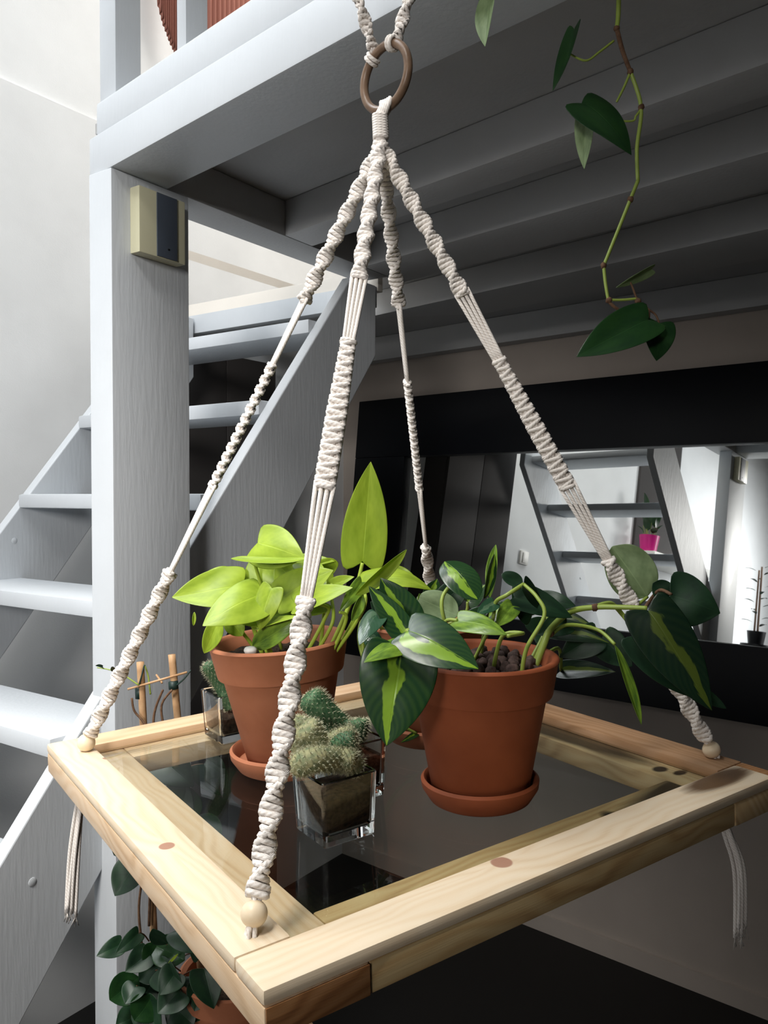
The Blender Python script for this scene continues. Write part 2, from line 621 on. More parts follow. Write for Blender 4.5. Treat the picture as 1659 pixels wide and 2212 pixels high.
def WP(px, py, off=0.0):
    return on_plane(px, py, PW - nw * off, nw)


# ---- floor
mb = MB()
prism(mb, [(-6, -3), (6, -3), (6, 8), (-6, 8)], -0.1, 0.0)
struct('floor', mb, M['floor'])
# ---- back wall (mirror wall)
mb = MB()
a = PW + dw * 2.2
b = PW - dw * 5.5
slab(mb, [a, b, b + UPV * (HB + 0.085), a + UPV * (HB + 0.085)], nw * 0.12)
struct('wall_back', mb, M['dim_wall'])
mb = MB()
a2 = PW + dw * 1.2
slab(mb, [a2, b, b + UPV * 0.07, a2 + UPV * 0.07], -nw * 0.014)
struct('baseboard_back', mb, M['dim_wall'])
# ---- white side wall behind the stair, with the ledge line
TW = 1.00
ledge = on_plane(100, 212, SP(0, TW, 0), e1).z - E
mb = MB()
slab(mb, [SP(-4.5, TW, -E), SP(2.6, TW, -E), SP(2.6, TW, ledge), SP(-4.5, TW, ledge)], e1 * 0.15)
struct('wall_left', mb, M['wall'])
mb = MB()
slab(mb, [SP(-4.5, TW + 0.02, ledge), SP(2.6, TW + 0.02, ledge), SP(2.6, TW + 0.02, 2.7), SP(-4.5, TW + 0.02, 2.7)], e1 * 0.13)
struct('wall_left_upper', mb, M['wall'])
# ---- end wall above the landing, cream
mb = MB()
slab(mb, [PW + dw * 2.2 + UPV * (HB + 0.106), PW - dw * 5.5 + UPV * (HB + 0.106), PW - dw * 5.5 + UPV * (E + 2.7), PW + dw * 2.2 + UPV * (E + 2.7)], nw * 0.1)
struct('wall_end', mb, M['cream'])
# door with a recessed panel in the white wall, seen up through the stair opening
mb = MB()
slab(mb, [SP(0.15, TW + 0.02, 0.885), SP(1.2, TW + 0.02, 0.885), SP(1.2, TW + 0.02, 0.92), SP(0.15, TW + 0.02, 0.92)], -e1 * 0.02)
slab(mb, [SP(0.15, TW + 0.02, 0.602), SP(1.2, TW + 0.02, 0.602), SP(1.2, TW + 0.02, 0.885), SP(0.15, TW + 0.02, 0.885)], -e1 * 0.008)
struct('trim_1', mb, M['cream'])
# ---- upstairs ceiling
mb = MB()
prism(mb, [(-6, -3), (6, -3), (6, 8), (-6, 8)], E + 2.7, E + 2.8)
struct('ceiling', mb, M['wall'])
# ---- room walls out of frame (mirror sees them)
mb = MB()
slab(mb, [Vector((-2.9, -2.4, 0)), Vector((4.5, -2.4, 0)), Vector((4.5, -2.4, E + 2.7)), Vector((-2.9, -2.4, E + 2.7))], Vector((0, -0.1, 0)))
struct('wall_behind', mb, M['dark_room'])
mb = MB()
slab(mb, [Vector((4.2, -2.4, 0)), Vector((4.2, 4.0, 0)), Vector((4.2, 4.0, E + 2.7)), Vector((4.2, -2.4, E + 2.7))], Vector((0.1, 0, 0)))
struct('wall_right', mb, M['dark_room'])

# ---- loft: deck, beam, joists, trimmer
dj = Vector((-950 - CX, FPX, 0)).normalized()         # joist direction (away to the left)
b1 = at_z(240, 360, HB)
b2 = at_z(830, 33, HB)
db = (b2 - b1).normalized()                           # front beam, towards the right and the camera
nb = Vector((-db.y, db.x, 0))
if nb.y < 0:
    nb = -nb
far = b1 + db * 2.6
trimL = at_z(405, 463, HB)                            # lower edge (stair side) of the trimmer
H = SP(0.12, 0, 0)


def xy(p):
    return (p.x, p.y)


mb = MB()
deck = [xy(b1 + nb * 0.02), xy(far + nb * 0.02), xy(PW - dw * 5.5), xy(SP(1.27, TW, 0)), xy(SP(0.6, TW, 0)), xy(SP(0.6, 0.38, 0)), xy(SP(0.17, 0.08, 0)), xy(SP(0.17, 0.03, 0)), xy(SP(-0.80, 0.03, 0))]
prism(mb, deck, HB + 0.085, HB + 0.105)
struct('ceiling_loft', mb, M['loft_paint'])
mb = MB()
prism(mb, [xy(SP(0.17, 0.085, 0)), xy(SP(0.595, 0.385, 0)), xy(SP(0.595, TW, 0)), xy(SP(0.17, TW, 0))], E + 0.57, E + 0.60)
struct('floor_landing', mb, M['loft_paint'])
# front beam: one deep board, kerb board on top with a joint between
mb = MB()
s0 = b1 - db * 0.085
box = lambda A, B, w, z0, z1, bev: box_pts(mb, [Vector((*xy(A), z0)), Vector((*xy(B), z0)), Vector((*xy(B + w), z0)), Vector((*xy(A + w), z0)), Vector((*xy(A), z1)), Vector((*xy(B), z1)), Vector((*xy(B + w), z1)), Vector((*xy(A + w), z1))], bev)
beam = thing('loft_beam', Vector((*xy(b1), HB)), 'grey-white painted front beam of the loft, running up to the upper right', 'beam')
box(s0, far, nb * 0.135, HB, HB + 0.076, 0.003)
mb.build('beam_board', M['wood_paint'], beam, flat_angle=40)
mb = MB()
box(s0 + db * 0.02 + nb * 0.004, far, nb * 0.125, HB + 0.0775, HB + 0.140, 0.006)
mb.build('kerb_board', M['wood_paint'], beam, flat_angle=40)
# trimmer along the stair opening
tr = thing('trimmer_beam', SP(-0.5, 0, 0.62), 'painted beam running back from the post along the stair opening', 'beam')
mb = MB()
t0, t1 = -0.04, 0.065
box_pts(mb, [SP(-0.70, t0, 0.62), SP(0.12, t0, 0.62), SP(0.12, t1, 0.62), SP(-0.70, t1, 0.62), SP(-0.70, t0, 0.704), SP(0.12, t0, 0.704), SP(0.12, t1, 0.704), SP(-0.70, t1, 0.704)], 0.003)
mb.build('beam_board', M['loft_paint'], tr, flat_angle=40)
# joists
jl = [(386, 438), (527, 588), (649, 695)]
nj = Vector((-dj.y, dj.x, 0))
if nj.y < 0:
    nj = -nj
jlab = ['nearest joist under the loft deck, meeting the stair trimmer', 'middle joist under the loft deck, with a paler underside', 'farthest joist under the loft deck, close to the mirror wall']
for (y0, y1), lab in zip(jl, jlab):
    A = at_z(960, y0, HB)
    B = at_z(960, y1, HB)
    w = nj * (B - A).dot(nj)
    # left end: meet the trimmer (t = -0.04) or the header
    tl = ((A - SP(0, -0.042, 0)).dot(e1)) / (-dj.dot(e1))
    sA = A + dj * tl
    if (sA - SP(0, 0, 0)).dot(e2) > 0.1:
        tl = 0.2
        while proj(A + dj * tl)[0] > 785:
            tl += 0.01
        sA = A + dj * tl
    sB = A - dj * 3.2
    mb = MB()
    A1 = sA
    w0 = (SP(0, -0.042, 0) - (sA + w)).dot(e1) / dj.dot(e1)
    C1 = sA + w + (dj * w0 if abs(w0) < 0.5 else Vector())
    pts = [A1, sB, sB + w, C1]
    box_pts(mb, [Vector((*xy(p), HB)) for p in pts] + [Vector((*xy(p), HB + 0.084)) for p in pts], 0.003)
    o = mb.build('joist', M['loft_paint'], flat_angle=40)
    tag(o, lab, 'joist', 'joists under the loft')
# wall plate
mb = MB()
A = PW - nw * 0.075
pts = [A + dw * 0.9, A - dw * 5.4, A - dw * 5.4 + nw * 0.07, A + dw * 0.9 + nw * 0.07]
box_pts(mb, [Vector((*xy(p), E + 0.600)) for p in pts] + [Vector((*xy(p), HB + 0.084)) for p in pts], 0.003)
struct('trim_2', mb, M['loft_paint'])
# header across the top of the stair
mb = MB()
box_pts(mb, [SP(0.125, 0.03, 0.55), SP(0.165, 0.03, 0.55), SP(0.165, W_ST, 0.55), SP(0.125, W_ST, 0.55),
             SP(0.125, 0.03, 0.612), SP(0.165, 0.03, 0.612), SP(0.165, TW - 0.03, 0.612), SP(0.125, TW - 0.03, 0.612)], 0.003)
o = mb.build('landing_header', M['wood_paint'], flat_angle=40)
tag(o, 'painted header board across the head of the open stair', 'beam')

mb = MB()
box_pts(mb, [SP(0.17, 0.03, 0.601), SP(0.195, 0.03, 0.601), SP(0.195, TW - 0.03, 0.601), SP(0.17, TW - 0.03, 0.601),
             SP(0.17, 0.03, 0.665), SP(0.195, 0.03, 0.665), SP(0.195, TW - 0.03, 0.665), SP(0.17, TW - 0.03, 0.665)], 0.003)
o = mb.build('landing_nosing', M['cream'], flat_angle=40)
tag(o, 'cream board standing on the landing edge at the stair head', 'board')

# ---- post
c = Vector((*xy(colA), 0))
mb = MB()
pw, pd = 0.068, 0.192
pts = [c, c + e2 * pd, c + e2 * pd + e1 * pw, c + e1 * pw]
box_pts(mb, [p for p in pts] + [p + Vector((0, 0, HB - 0.0005)) for p in pts], 0.003)
o = mb.build('loft_post', M['wood_paint'], flat_angle=40)
tag(o, 'tall square-edged painted timber post carrying the loft corner', 'post')
# junction box on the post's broad face
q0 = on_plane(280, 405, c, e1)
q1 = on_plane(383, 438, c, e1)
zb0 = on_plane(280, 548, c, e1).z
s_a = (q0 - c).dot(e2)
s_b = (q1 - c).dot(e2) - 0.004
sens = thing('wall_sensor', c + e2 * (s_a + s_b) / 2 + Vector((0, 0, zb0)), 'cream plastic box with a dark centre strip fixed high on the post', 'sensor')
z0, z1 = zb0, q0.z


def pbox(sa, sb, za, zb, ta, tb, bev):
    m_ = MB()
    pts = [c + e2 * sa - e1 * ta, c + e2 * sb - e1 * ta, c + e2 * sb - e1 * tb, c + e2 * sa - e1 * tb]
    box_pts(m_, [Vector((*xy(p), za)) for p in pts] + [Vector((*xy(p), zb)) for p in pts], bev)
    return m_


pbox(s_a, s_b, z0, z1, 0.0, 0.028, 0.003).build('casing', M['box_cream'], sens, flat_angle=40)
sl = (s_b - s_a)
o = pbox(s_a + sl * 0.36, s_a + sl * 0.80, z0 + 0.002, z1 - 0.002, 0.0275, 0.0305, 0.0008).build('grille', M['box_dark'], sens, flat_angle=40)
o['label'] = 'dark slate centre strip'
m_ = MB()
pc = c + e2 * (s_a + sl * 0.6) - e1 * 0.0305
lathe(m_, Vector((pc.x, pc.y, z0 + 0.02)), [(0.002, 0), (0.002, 0.001)], -e1, 12)
m_.build('screw', M['black_frame'], sens)

# ---- stair: two stringers and treads
SLOPE = 1.2107


def top_z(s):
    return 0.60 + SLOPE * s


stair = thing('staircase', SP(-1.4, W_ST / 2, -E), 'steep open grey-white painted wooden staircase climbing behind the post', 'staircase')
horiz = 0.2504          # horizontal width of the stringer face
sbot = (-E + 0.0 - 0.60) / SLOPE


def stringer(t, th=0.034):
    m_ = MB()
    poly = [SP(0.0, t, 0.60), SP(0.115, t, 0.60), SP(0.115, t, 0.42)]
    # lower edge is parallel to the upper one
    s_l = 0.115
    zl = 0.40
    poly[2] = SP(s_l, t, zl)
    # down to the floor along the slope
    sl2 = s_l + (-E - zl) / SLOPE
    poly += [SP(sl2, t, -E), SP(sbot, t, -E)]
    slab(m_, poly, e1 * th)
    return m_


m_ = stringer(0.0)
o = m_.build('stringer', M['wood_paint'], stair, smooth=False)
md = o.modifiers.new('Bevel', 'BEVEL')
md.width, md.segments, md.limit_method = 0.003, 2, 'ANGLE'
m_ = stringer(W_ST - 0.034)
o = m_.build('stringer', M['wood_paint'], stair, smooth=False)
md = o.modifiers.new('Bevel', 'BEVEL')
md.width, md.segments, md.limit_method = 0.003, 2, 'ANGLE'
# treads: front edge s from upper edge line
RISE = 0.2305
for k in range(10):
    zt = 0.4645 - RISE * k
    if zt < -E + 0.1:
        break
    m_ = MB()
    ta, tb = 0.0335, W_ST - 0.0335
    d_ = 0.20
    sf = (zt - 0.60) / SLOPE - 0.034
    box_pts(m_, [SP(sf, ta, zt - 0.038), SP(sf + d_, ta, zt - 0.038), SP(sf + d_, tb, zt - 0.038), SP(sf, tb, zt - 0.038),
                 SP(sf, ta, zt), SP(sf + d_, ta, zt), SP(sf + d_, tb, zt), SP(sf, tb, zt)], 0.008)
    m_.build('tread', M['wood_paint'], stair, flat_angle=40)

# round plugs over the stair bolts and a baluster screw
def plug(px, py, tt, r=0.008):
    p = on_plane(px, py, SP(0, tt, 0), e1)
    m_ = MB()
    lathe(m_, p, [(r, 0.0), (r, 0.0006), (r * 0.8, 0.0014), (0.0004, 0.0016)], -e1, 20)
    m_.build('bolt_cover', M['wood_paint'], stair, flat_angle=50)


plug(70, 1905, 0.0)
plug(31, 1168, W_ST - 0.034)
# made-up cabinet below the landing, standing in for the dark between treads
cup = thing('added_dark_cabinet', SP(0.35, TW - 0.1, -E), 'made-up dark cabinet under the landing, filling the dark gaps between the treads', 'cabinet')


def cab(sa, sb, ta, tb, za, zb, name, bev=0.003):
    m_ = MB()
    box_pts(m_, [SP(sa, ta, za), SP(sb, ta, za), SP(sb, tb, za), SP(sa, tb, za), SP(sa, ta, zb), SP(sb, ta, zb), SP(sb, tb, zb), SP(sa, tb, zb)], bev)
    return m_.build(name, M['dark_cloth'], cup, flat_angle=40)


cab(0.08, 0.62, TW - 0.15, TW - 0.001, -E + 0.0005, 0.52, 'cabinet_body')
cab(0.083, 0.348, TW - 0.168, TW - 0.1505, -E + 0.06, 0.516, 'door', 0.002)
cab(0.352, 0.617, TW - 0.168, TW - 0.1505, -E + 0.06, 0.516, 'door', 0.002)

# ---- balusters on the beam and russet curtain behind them
zk = HB + 0.1395


def baluster(x0, xm, x1, lab):
    # corner at xm: narrow lit face x0..xm, broad face xm..x1
    cc = on_plane(xm, 205 - (xm - 250) * 0.62, b1 + nb * 0.03, nb)
    cc.z = zk
    d0 = cc.y
    wl = (xm - x0) / FPX * d0 / abs((e1.x) - (x0 - CX) / FPX * e1.y)
    wr = (x1 - xm) / FPX * d0 / abs(e2.x - (x1 - CX) / FPX * e2.y)
    m_ = MB()
    pts = [cc, cc + e2 * wr, cc + e2 * wr + e1 * wl, cc + e1 * wl]
    box_pts(m_, [Vector((*xy(p), zk)) for p in pts] + [Vector((*xy(p), E + 1.75)) for p in pts], 0.003)
    o = m_.build('baluster', M['wood_paint'], flat_angle=40)
    tag(o, lab, 'baluster', 'balusters on the loft beam')
    return cc


baluster(216, 250, 305, 'painted square baluster on the loft beam, directly above the post')
baluster(382, 402, 449, 'painted square baluster on the loft beam, second from the left')
# curtain: pleated cloth hung beyond the balusters
cur = thing('curtain', SP(-0.2, TW - 0.05, 1.3), 'russet brown curtain gathered to a point, seen between the loft balusters', 'curtain')


def pleat(px_left, px_right, bottom_fn, t_off, name='drape'):
    m_ = MB()
    nx, nz_ = 60, 30
    vs, fs = [], []
    for i in range(nx + 1):
        px = px_left + (px_right - px_left) * i / nx
        yb = bottom_fn(i / nx)
        for j in range(nz_ + 1):
            py = -420 + (yb + 420) * j / nz_
            p = on_plane(px, py, SP(0, TW - t_off, 0), e1)
            p = p + e1 * (0.008 * math.sin(i * 1.1))
            vs.append(p)
    for i in range(nx):
        for j in range(nz_):
            a_ = i * (nz_ + 1) + j
            fs.append([a_, a_ + 1, a_ + nz_ + 2, a_ + nz_ + 1])
    m_.add(vs, fs)
    o = m_.build(name, M['curtain'], cur)
    md = o.modifiers.new('Solidify', 'SOLIDIFY')
    md.thickness = 0.003
    return o


pleat(343, 384, lambda t: 5 + 120 * t ** 0.75 if t < 0.97 else 122, 0.06)
pleat(446, 552, lambda t: 100, 0.06)

# ------------------------------------------------------------------ mirror
mir = thing('wall_mirror', WP(1300, 1500, 0.02), 'large mirror in a broad black frame on the wall, reflecting the stair', 'mirror')
oL, iL = 765, 872
TILT = R(6.2)
nt = (nw * math.cos(TILT) - UPV * math.sin(TILT))     # the mirror leans back: its foot stands off the wall
upm = (UPV * math.cos(TILT) + nw * math.sin(TILT))
MT = on_plane(830, 864, PW - nw * 0.05, nw)


def mq(px, py):
    p = on_plane(px, py, MT, nt) - MT
    return p.dot(-dw), p.dot(upm)


sL, sI = mq(766, 1070)[0], mq(872, 1070)[0]
sR = sL + 2.4
fw_ = sI - sL
z_ot = 0.0
z_it, z_ib, z_ob = mq(1400, 966)[1], mq(1290, 1358)[1], mq(1200, 1490)[1]


def wq(s, z, off):
    return MT - dw * s + upm * z - nt * off


def wall_box(s0_, s1_, z0_, z1_, d0, d1, m, name, parent, bev=0.004):
    m_ = MB()
    pts = [(s0_, d0), (s1_, d0), (s1_, d1), (s0_, d1)]
    box_pts(m_, [wq(s, z0_, d) for s, d in pts] + [wq(s, z1_, d) for s, d in pts], bev)
    return m_.build(name, m, parent, flat_angle=40)


wall_box(sL, sR, z_it, z_ot, -0.03, 0.015, M['black_frame'], 'frame_rail', mir)
wall_box(sL, sR, z_ob, z_ib, -0.03, 0.015, M['black_frame'], 'frame_rail', mir)
wall_box(sL, sI, z_ib, z_it, -0.03, 0.014, M['black_frame'], 'frame_stile', mir)
wall_box(sR - fw_, sR, z_ib, z_it, -0.03, 0.014, M['black_frame'], 'frame_stile', mir)
m_ = MB()
q = [wq(sI, z_ib, -0.012), wq(sR - fw_, z_ib, -0.012), wq(sR - fw_, z_it, -0.012), wq(sI, z_it, -0.012)]
slab(m_, q, nt * 0.006)
m_.build('mirror_glass', M['mirror'], mir, smooth=False)
#@@PART2@@
# ------------------------------------------------------------------ hanging tray
TF = Vector((-0.07645122, 0.50809083, -0.31307955)) + EYE
TU = Vector((0.82227537, 0.56795263, 0.03595864)).normalized()
TV = Vector((-0.56860046, 0.82254639, 0.01053332))
TV = (TV - TU * TV.dot(TU)).normalized()
TN = TU.cross(TV).normalized()
TA = TB = 0.60
TW_, TL_, TD = 0.0446, 0.0369, 0.0118


def T(u, v, h=0.0):
    return TF + TU * u + TV * v + TN * h


def uv_on(px, py, h=0.0):
    p = on_plane(px, py, T(0, 0, h), TN) - TF
    return p.dot(TU), p.dot(TV)


tray = thing('hanging_shelf', T(0.3, 0.3, -0.036), 'square pine frame shelf with a glass pane, hanging from the macrame cords', 'shelf')


def board(name, u0, u1, v0, v1, h0, h1, m, along, bev=0.0022, org=None, label=None):
    m_ = MB()
    c = [T(u0, v0, h0), T(u1, v0, h0), T(u1, v1, h0), T(u0, v1, h0), T(u0, v0, h1), T(u1, v0, h1), T(u1, v1, h1), T(u0, v1, h1)]
    ax, cr = (TU, TV) if along == 'u' else (TV, TU)
    box_pts(m_, c, bev, (org or T(0, 0, 0), ax, cr, TN))
    return m_.build(name, m, tray, flat_angle=50, label=label)


H1, H2 = -TD, -0.0355
board('frame_board', 0, TW_, TW_ + 0.0003, TA, H1, 0, M['pine_left'], 'v', 0.0038)
board('frame_board', 0, TB - 0.013, 0, TW_, H1, 0, M['pine_right'], 'u', 0.0040)
board('frame_board', TW_ + 0.0003, TB - TW_ - 0.0003, TA - TW_, TA, H1, 0, M['pine_back'], 'u', 0.0022)
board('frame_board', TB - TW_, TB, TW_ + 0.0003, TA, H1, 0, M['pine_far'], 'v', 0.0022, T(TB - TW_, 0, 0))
board('frame_board', TB - 0.0127, TB, 0.001, TW_, H1 - 0.0002, -0.001, M['end_grain'], 'u', 0.001, label='dark rough end of the far board')
LW = TW_ + TL_
g_ = 0.0004
board('lower_board', 0.0005, LW, 0.0005, TA, H2, H1 - g_, M['pine_low'], 'v', 0.0022)
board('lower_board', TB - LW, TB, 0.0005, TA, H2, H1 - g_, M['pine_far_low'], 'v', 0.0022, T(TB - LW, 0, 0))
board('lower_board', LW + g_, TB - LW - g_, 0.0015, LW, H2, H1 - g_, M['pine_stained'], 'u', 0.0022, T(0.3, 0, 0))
board('lower_board', LW + g_, TB - LW - g_, TA - LW, TA, H2, H1 - g_, M['pine_low'], 'u', 0.0022)
board('end_grain', 0.0018, LW - 0.0008, -0.0002, 0.003, H2 + 0.001, H1 - 0.0008, M['end_grain'], 'u', 0.0003, label='dark end grain of the lower board')
GT = -TD + 0.0036
m_ = MB()
box_pts(m_, [T(u, v, -TD + 0.0002) for u, v in ((TW_ + 0.001, TW_ + 0.001), (TB - TW_ - 0.001, TW_ + 0.001), (TB - TW_ - 0.001, TA - TW_ - 0.001), (TW_ + 0.001, TA - TW_ - 0.001))] +
        [T(u, v, GT) for u, v in ((TW_ + 0.001, TW_ + 0.001), (TB - TW_ - 0.001, TW_ + 0.001), (TB - TW_ - 0.001, TA - TW_ - 0.001), (TW_ + 0.001, TA - TW_ - 0.001))])
m_.build('glass_pane', M['pane'], tray, smooth=False)

# ------------------------------------------------------------------ macrame hanger
TOP = Vector((-0.0034, 0.925, 0.395)) + EYE
hang = thing('macrame_hanger', T(0.3, 0.3, 0), 'knotted white cotton macrame hanger with a wooden ring and four cords', 'plant hanger')
CR = 0.00235


def solve_t(A, B, y):
    lo, hi = 0.0, 1.0
    for _ in range(40):
        md = (lo + hi) / 2
        if proj(A + (B - A) * md)[1] < y:
            lo = md
        else:
            hi = md
    return lo


def loop(mb, c, ax, X, Y, th, a_, b_, slant=0.0, r=CR, n=16, seg=6, side=0):
    xx = X * math.cos(th) + Y * math.sin(th)
    yy = -X * math.sin(th) + Y * math.cos(th)
    pts = []
    for k in range(n):
        t = 2 * math.pi * k / n
        cx_, sy_ = math.cos(t), math.sin(t)
        # squarish ellipse, slanting along the cord axis
        px_ = math.copysign(abs(cx_) ** 0.8, cx_) * a_
        py_ = math.copysign(abs(sy_) ** 0.8, sy_) * b_
        pts.append(c + xx * px_ + yy * py_ + ax * (slant * cx_ * (1 if sy_ >= 0 else -1)))
    tube(mb, pts, r, seg, closed=True)


def sennit(B, ys, face, name_label, tassel=None, bead_r=0.0100, bead_h=0.0, phase=0.0, start=0.0):
    """B: hole in the tray; ys: the pixel rows where the five kinds of section meet"""
    A = TOP
    ax = (B - A).normalized()
    L = (B - A).length
    view = (A + B) / 2 - EYE
    X = ax.cross(view).normalized()          # across, as the camera sees it
    Y = ax.cross(X).normalized()
    ts = [solve_t(A, B, y) * L for y in ys]
    m_ = MB()
    s1, s2, s3, s4, s5 = ts                  # spiral end, straight end, square end, straight end, spiral end
    pitch = 0.0049
    aa, bb = 0.0070, 0.0041

    def core(sa, sb, w=0.0016, r=0.0022):
        for k in (-1, 1):
            tube(m_, [A + ax * sa + X * w * k, A + ax * sb + X * w * k], r, 6)
    # spiral sections
    for (sa, sb, lobes) in ((start, s1, 7), (s4, s5, 8)):
        n = max(4, int((sb - sa) / pitch))
        core(sa, sb)
        for i in range(n):
            f = i / n
            th = phase + lobes * math.pi * f
            j = random.uniform(-1, 1)
            loop(m_, A + ax * (sa + (sb - sa) * (i + 0.5) / n), ax, X, Y, th, aa * (1 + 0.05 * j), bb, 0.0013, 0.00275)
        # the outer ridge cords that wind with the twist
        for k in (0, 1):
            pts = []
            for i in range(n * 4 + 1):
                f = i / (n * 4)
                th = phase + lobes * math.pi * (f - 0.5 / n) + k * math.pi
                wob = 0.0008 * math.sin(i * math.pi / 2 + k)
                pts.append(A + ax * (sa + (sb - sa) * f) + (X * math.cos(th) + Y * math.sin(th)) * (aa + 0.0001 + wob))
            tube(m_, pts, 0.0017, 5)
    # straight cords
    for (sa, sb, w0, w1) in ((s1 - 0.004, s2 + 0.003, 0.0075, 0.0045), (s3 - 0.004, s4 + 0.003, 0.0085, 0.0035)):
        for k, q in enumerate((-1, -0.33, 0.33, 1)):
            D_ = (X * math.cos(face) + Y * math.sin(face))
            pts = []
            for i in range(7):
                f = i / 6
                w = w0 + (w1 - w0) * f
                pts.append(A + ax * (sa + (sb - sa) * f) + D_ * w * q + Y * 0.0006 * math.sin(f * 3 + k))
            tube(m_, pts, 0.0021, 7)
    # flat square knots
    n = max(6, int((s3 - s2) / 0.0062))
    core(s2, s3)
    for i in range(n):
        wgrow = 0.68 + 0.32 * min(1, i / (n * 0.5)) if face < 0.5 else 1.0
        c_ = A + ax * (s2 + (s3 - s2) * (i + 0.5) / n)
        sl = 0.0022 * (1 if i % 2 else -1)
        loop(m_, c_, ax, X, Y, face, 0.0082 * wgrow, 0.0028, sl, 0.0024)
        D_ = (X * math.cos(face) + Y * math.sin(face))
        side = 1 if i % 2 else -1
        loop(m_, c_ + D_ * side * 0.0072 * wgrow, ax, X, Y, face, 0.0016, 0.0022, 0, 0.0019, 8, 5)
    # collars where the sections change
    for s_ in (s1, s2, s3, s4):
        loop(m_, A + ax * s_, ax, X, Y, face, 0.0066, 0.0032, 0.001, 0.0026)
    o = m_.build('knotted_cord', M['cotton'], hang, label=name_label)
    # bead
    bc = B - ax * 0 + TN * (bead_r + bead_h)
    bc = B + (A - B).normalized() * (bead_r + bead_h)
    bm_ = MB()
    prof = []
    for i in range(13):
        a_ = math.pi * i / 12
        prof.append((max(0.0022, bead_r * math.sin(a_)), -bead_r * math.cos(a_) * 0.96))
    lathe(bm_, bc, prof, (A - B), 28, False)
    bm_.build('wooden_bead', M['bead_wood'], o)
    # strands through the bead into the hole
    st = MB()
    for k in range(4):
        a_ = k * math.pi / 2 + 0.5
        of = (X * math.cos(a_) + Y * math.sin(a_))
        tube(st, [A + ax * (s5 - 0.004) + of * 0.004, bc + (A - B).normalized() * bead_r * 0.5 + of * 0.0012, bc + of * 0.001, B + of * 0.0034 + TN * 0.001, B - TN * 0.014 + of * 0.002], 0.0019, 6)
    st.build('cord_strands', M['cotton'], o)
    if tassel:
        tm = MB()
        b0 = B - TN * 0.034
        ends = tassel
        # knot under the tray
        ball(tm, b0 - TN * 0.008, 0.0088, 12, 8, (1, 1, 1.15))
        for k in range(6):
            a_ = k * math.pi / 3
            of = (X * math.cos(a_) + Y * math.sin(a_))
            pts = [b0 - TN * 0.012 + of * 0.003]
            nn = len(ends)
            for i, (px, py) in enumerate(ends):
                p = at(px, py, B.y)
                spread = 0.0030 + 0.0022 * math.sin(k * 2.3 + i) + (0.0008 * i)
                pts.append(p + of * spread)
            pts[-1] = pts[-1] + Vector((0, 0, random.uniform(-0.004, 0.010)))
            tube(tm, smooth_pts(pts, 5), 0.0021, 6)
            # frayed end
            e_ = pts[-1]
            for q in range(5):
                tube(tm, [e_, e_ + Vector((random.uniform(-.004, .004), random.uniform(-.004, .004), -random.uniform(.006, .014)))], 0.0005, 3)
        tm.build('tassel', M['cotton'], o)
    return bc


holeF = T(*uv_on(541, 2022), 0)
holeL = T(*uv_on(178, 1621), 0)
holeR = T(*uv_on(1546, 1636), 0)
holeB = T(TB - 0.022, TA - 0.055, 0)
sennit(holeF, (600, 738, 1052, 1297, 1938), 0.15, 'cord nearest the camera, brightest and widest', None, 0.0098, 0.0045, 0.6)
sennit(holeL, (650, 790, 1050, 1236, 1588), 1.25, 'left cord', [(172, 1745), (160, 1850), (152, 1975)], 0.0108, 0.0, 0.2)
sennit(holeR, (636, 780, 1052, 1212, 1598), 0.1, 'right cord', [(1572, 1800), (1597, 1880), (1598, 2015)], 0.0098, 0.0, 1.4)
sennit(holeB, (660, 826, 1056, 1182, 1440), 1.35, 'back cord', None, 0.0098, 0.0, 0.9)
# gathering wrap and ring
ringc = at(833, 167, 0.925)
w1 = at(821, 250, 0.925)
w0 = TOP + Vector((0, 0, 0.006))
mb = MB()
axw = (w1 - w0).normalized()
Xw = Vector((1, 0, 0))
Yw = axw.cross(Xw).normalized()
lw = (w1 - w0).length
tube(mb, [w0 - axw * 0.004, w1], 0.0066, 12)
nn = 9
for i in range(nn):
    loop(mb, w0 + axw * lw * (i + 0.5) / nn, axw, Xw, Yw, 0.0, 0.0073, 0.0073, 0.0008, 0.0022, 18, 7)
mb.build('gathering_wrap', M['cotton'], hang)
# cords fanning from the wrap into the four knotted cords
mb = MB()
for k, hb_ in enumerate((holeF, holeL, holeR, holeB)):
    d = (hb_ - TOP).normalized()
    side = d.cross(Vector((0, 1, 0))).normalized()
    for q in (-1, -0.35, 0.35, 1):
        tube(mb, smooth_pts([w0 + Vector((0.003 * q, 0, 0.004)), TOP + side * 0.003 * q - Vector((0, 0, 0.004)), TOP + d * 0.028 + side * 0.0045 * q], 4), 0.0023, 6)
mb.build('cord_fan', M['cotton'], hang)
mb = MB()
rx = Vector((0.70, -0.714, 0))
rz = Vector((0, 0, 1))
pts = []
RR = 0.0352
for k in range(56):
    a_ = 2 * math.pi * k / 56
    pts.append(ringc + rx * RR * math.cos(a_) + rz * RR * math.sin(a_))
tube(mb, pts, 0.0050, 14, closed=True)
mb.build('wooden_ring', M['ring_wood'], hang)
# larks-head loops over the foot of the ring
mb = MB()
bot = ringc - rz * RR
for q in (-1.5, -0.75, 0, 0.75, 1.5):
    base_ = bot + rx * (q * 0.0046)
    base_.z = ringc.z - math.sqrt(RR ** 2 - (q * 0.0046) ** 2)
    pts = [w1 + Vector((q * 0.003, -0.003, -0.002)), base_ + Vector((0, -0.0075, 0.001)), base_ + Vector((0, -0.0045, 0.0068)), base_ + Vector((0, 0.0045, 0.0068)), base_ + Vector((0, 0.0075, 0.001)), w1 + Vector((q * 0.003, 0.003, -0.002))]
    tube(mb, smooth_pts(pts, 5), 0.0026, 7)
mb.build('ring_loop', M['cotton'], hang)


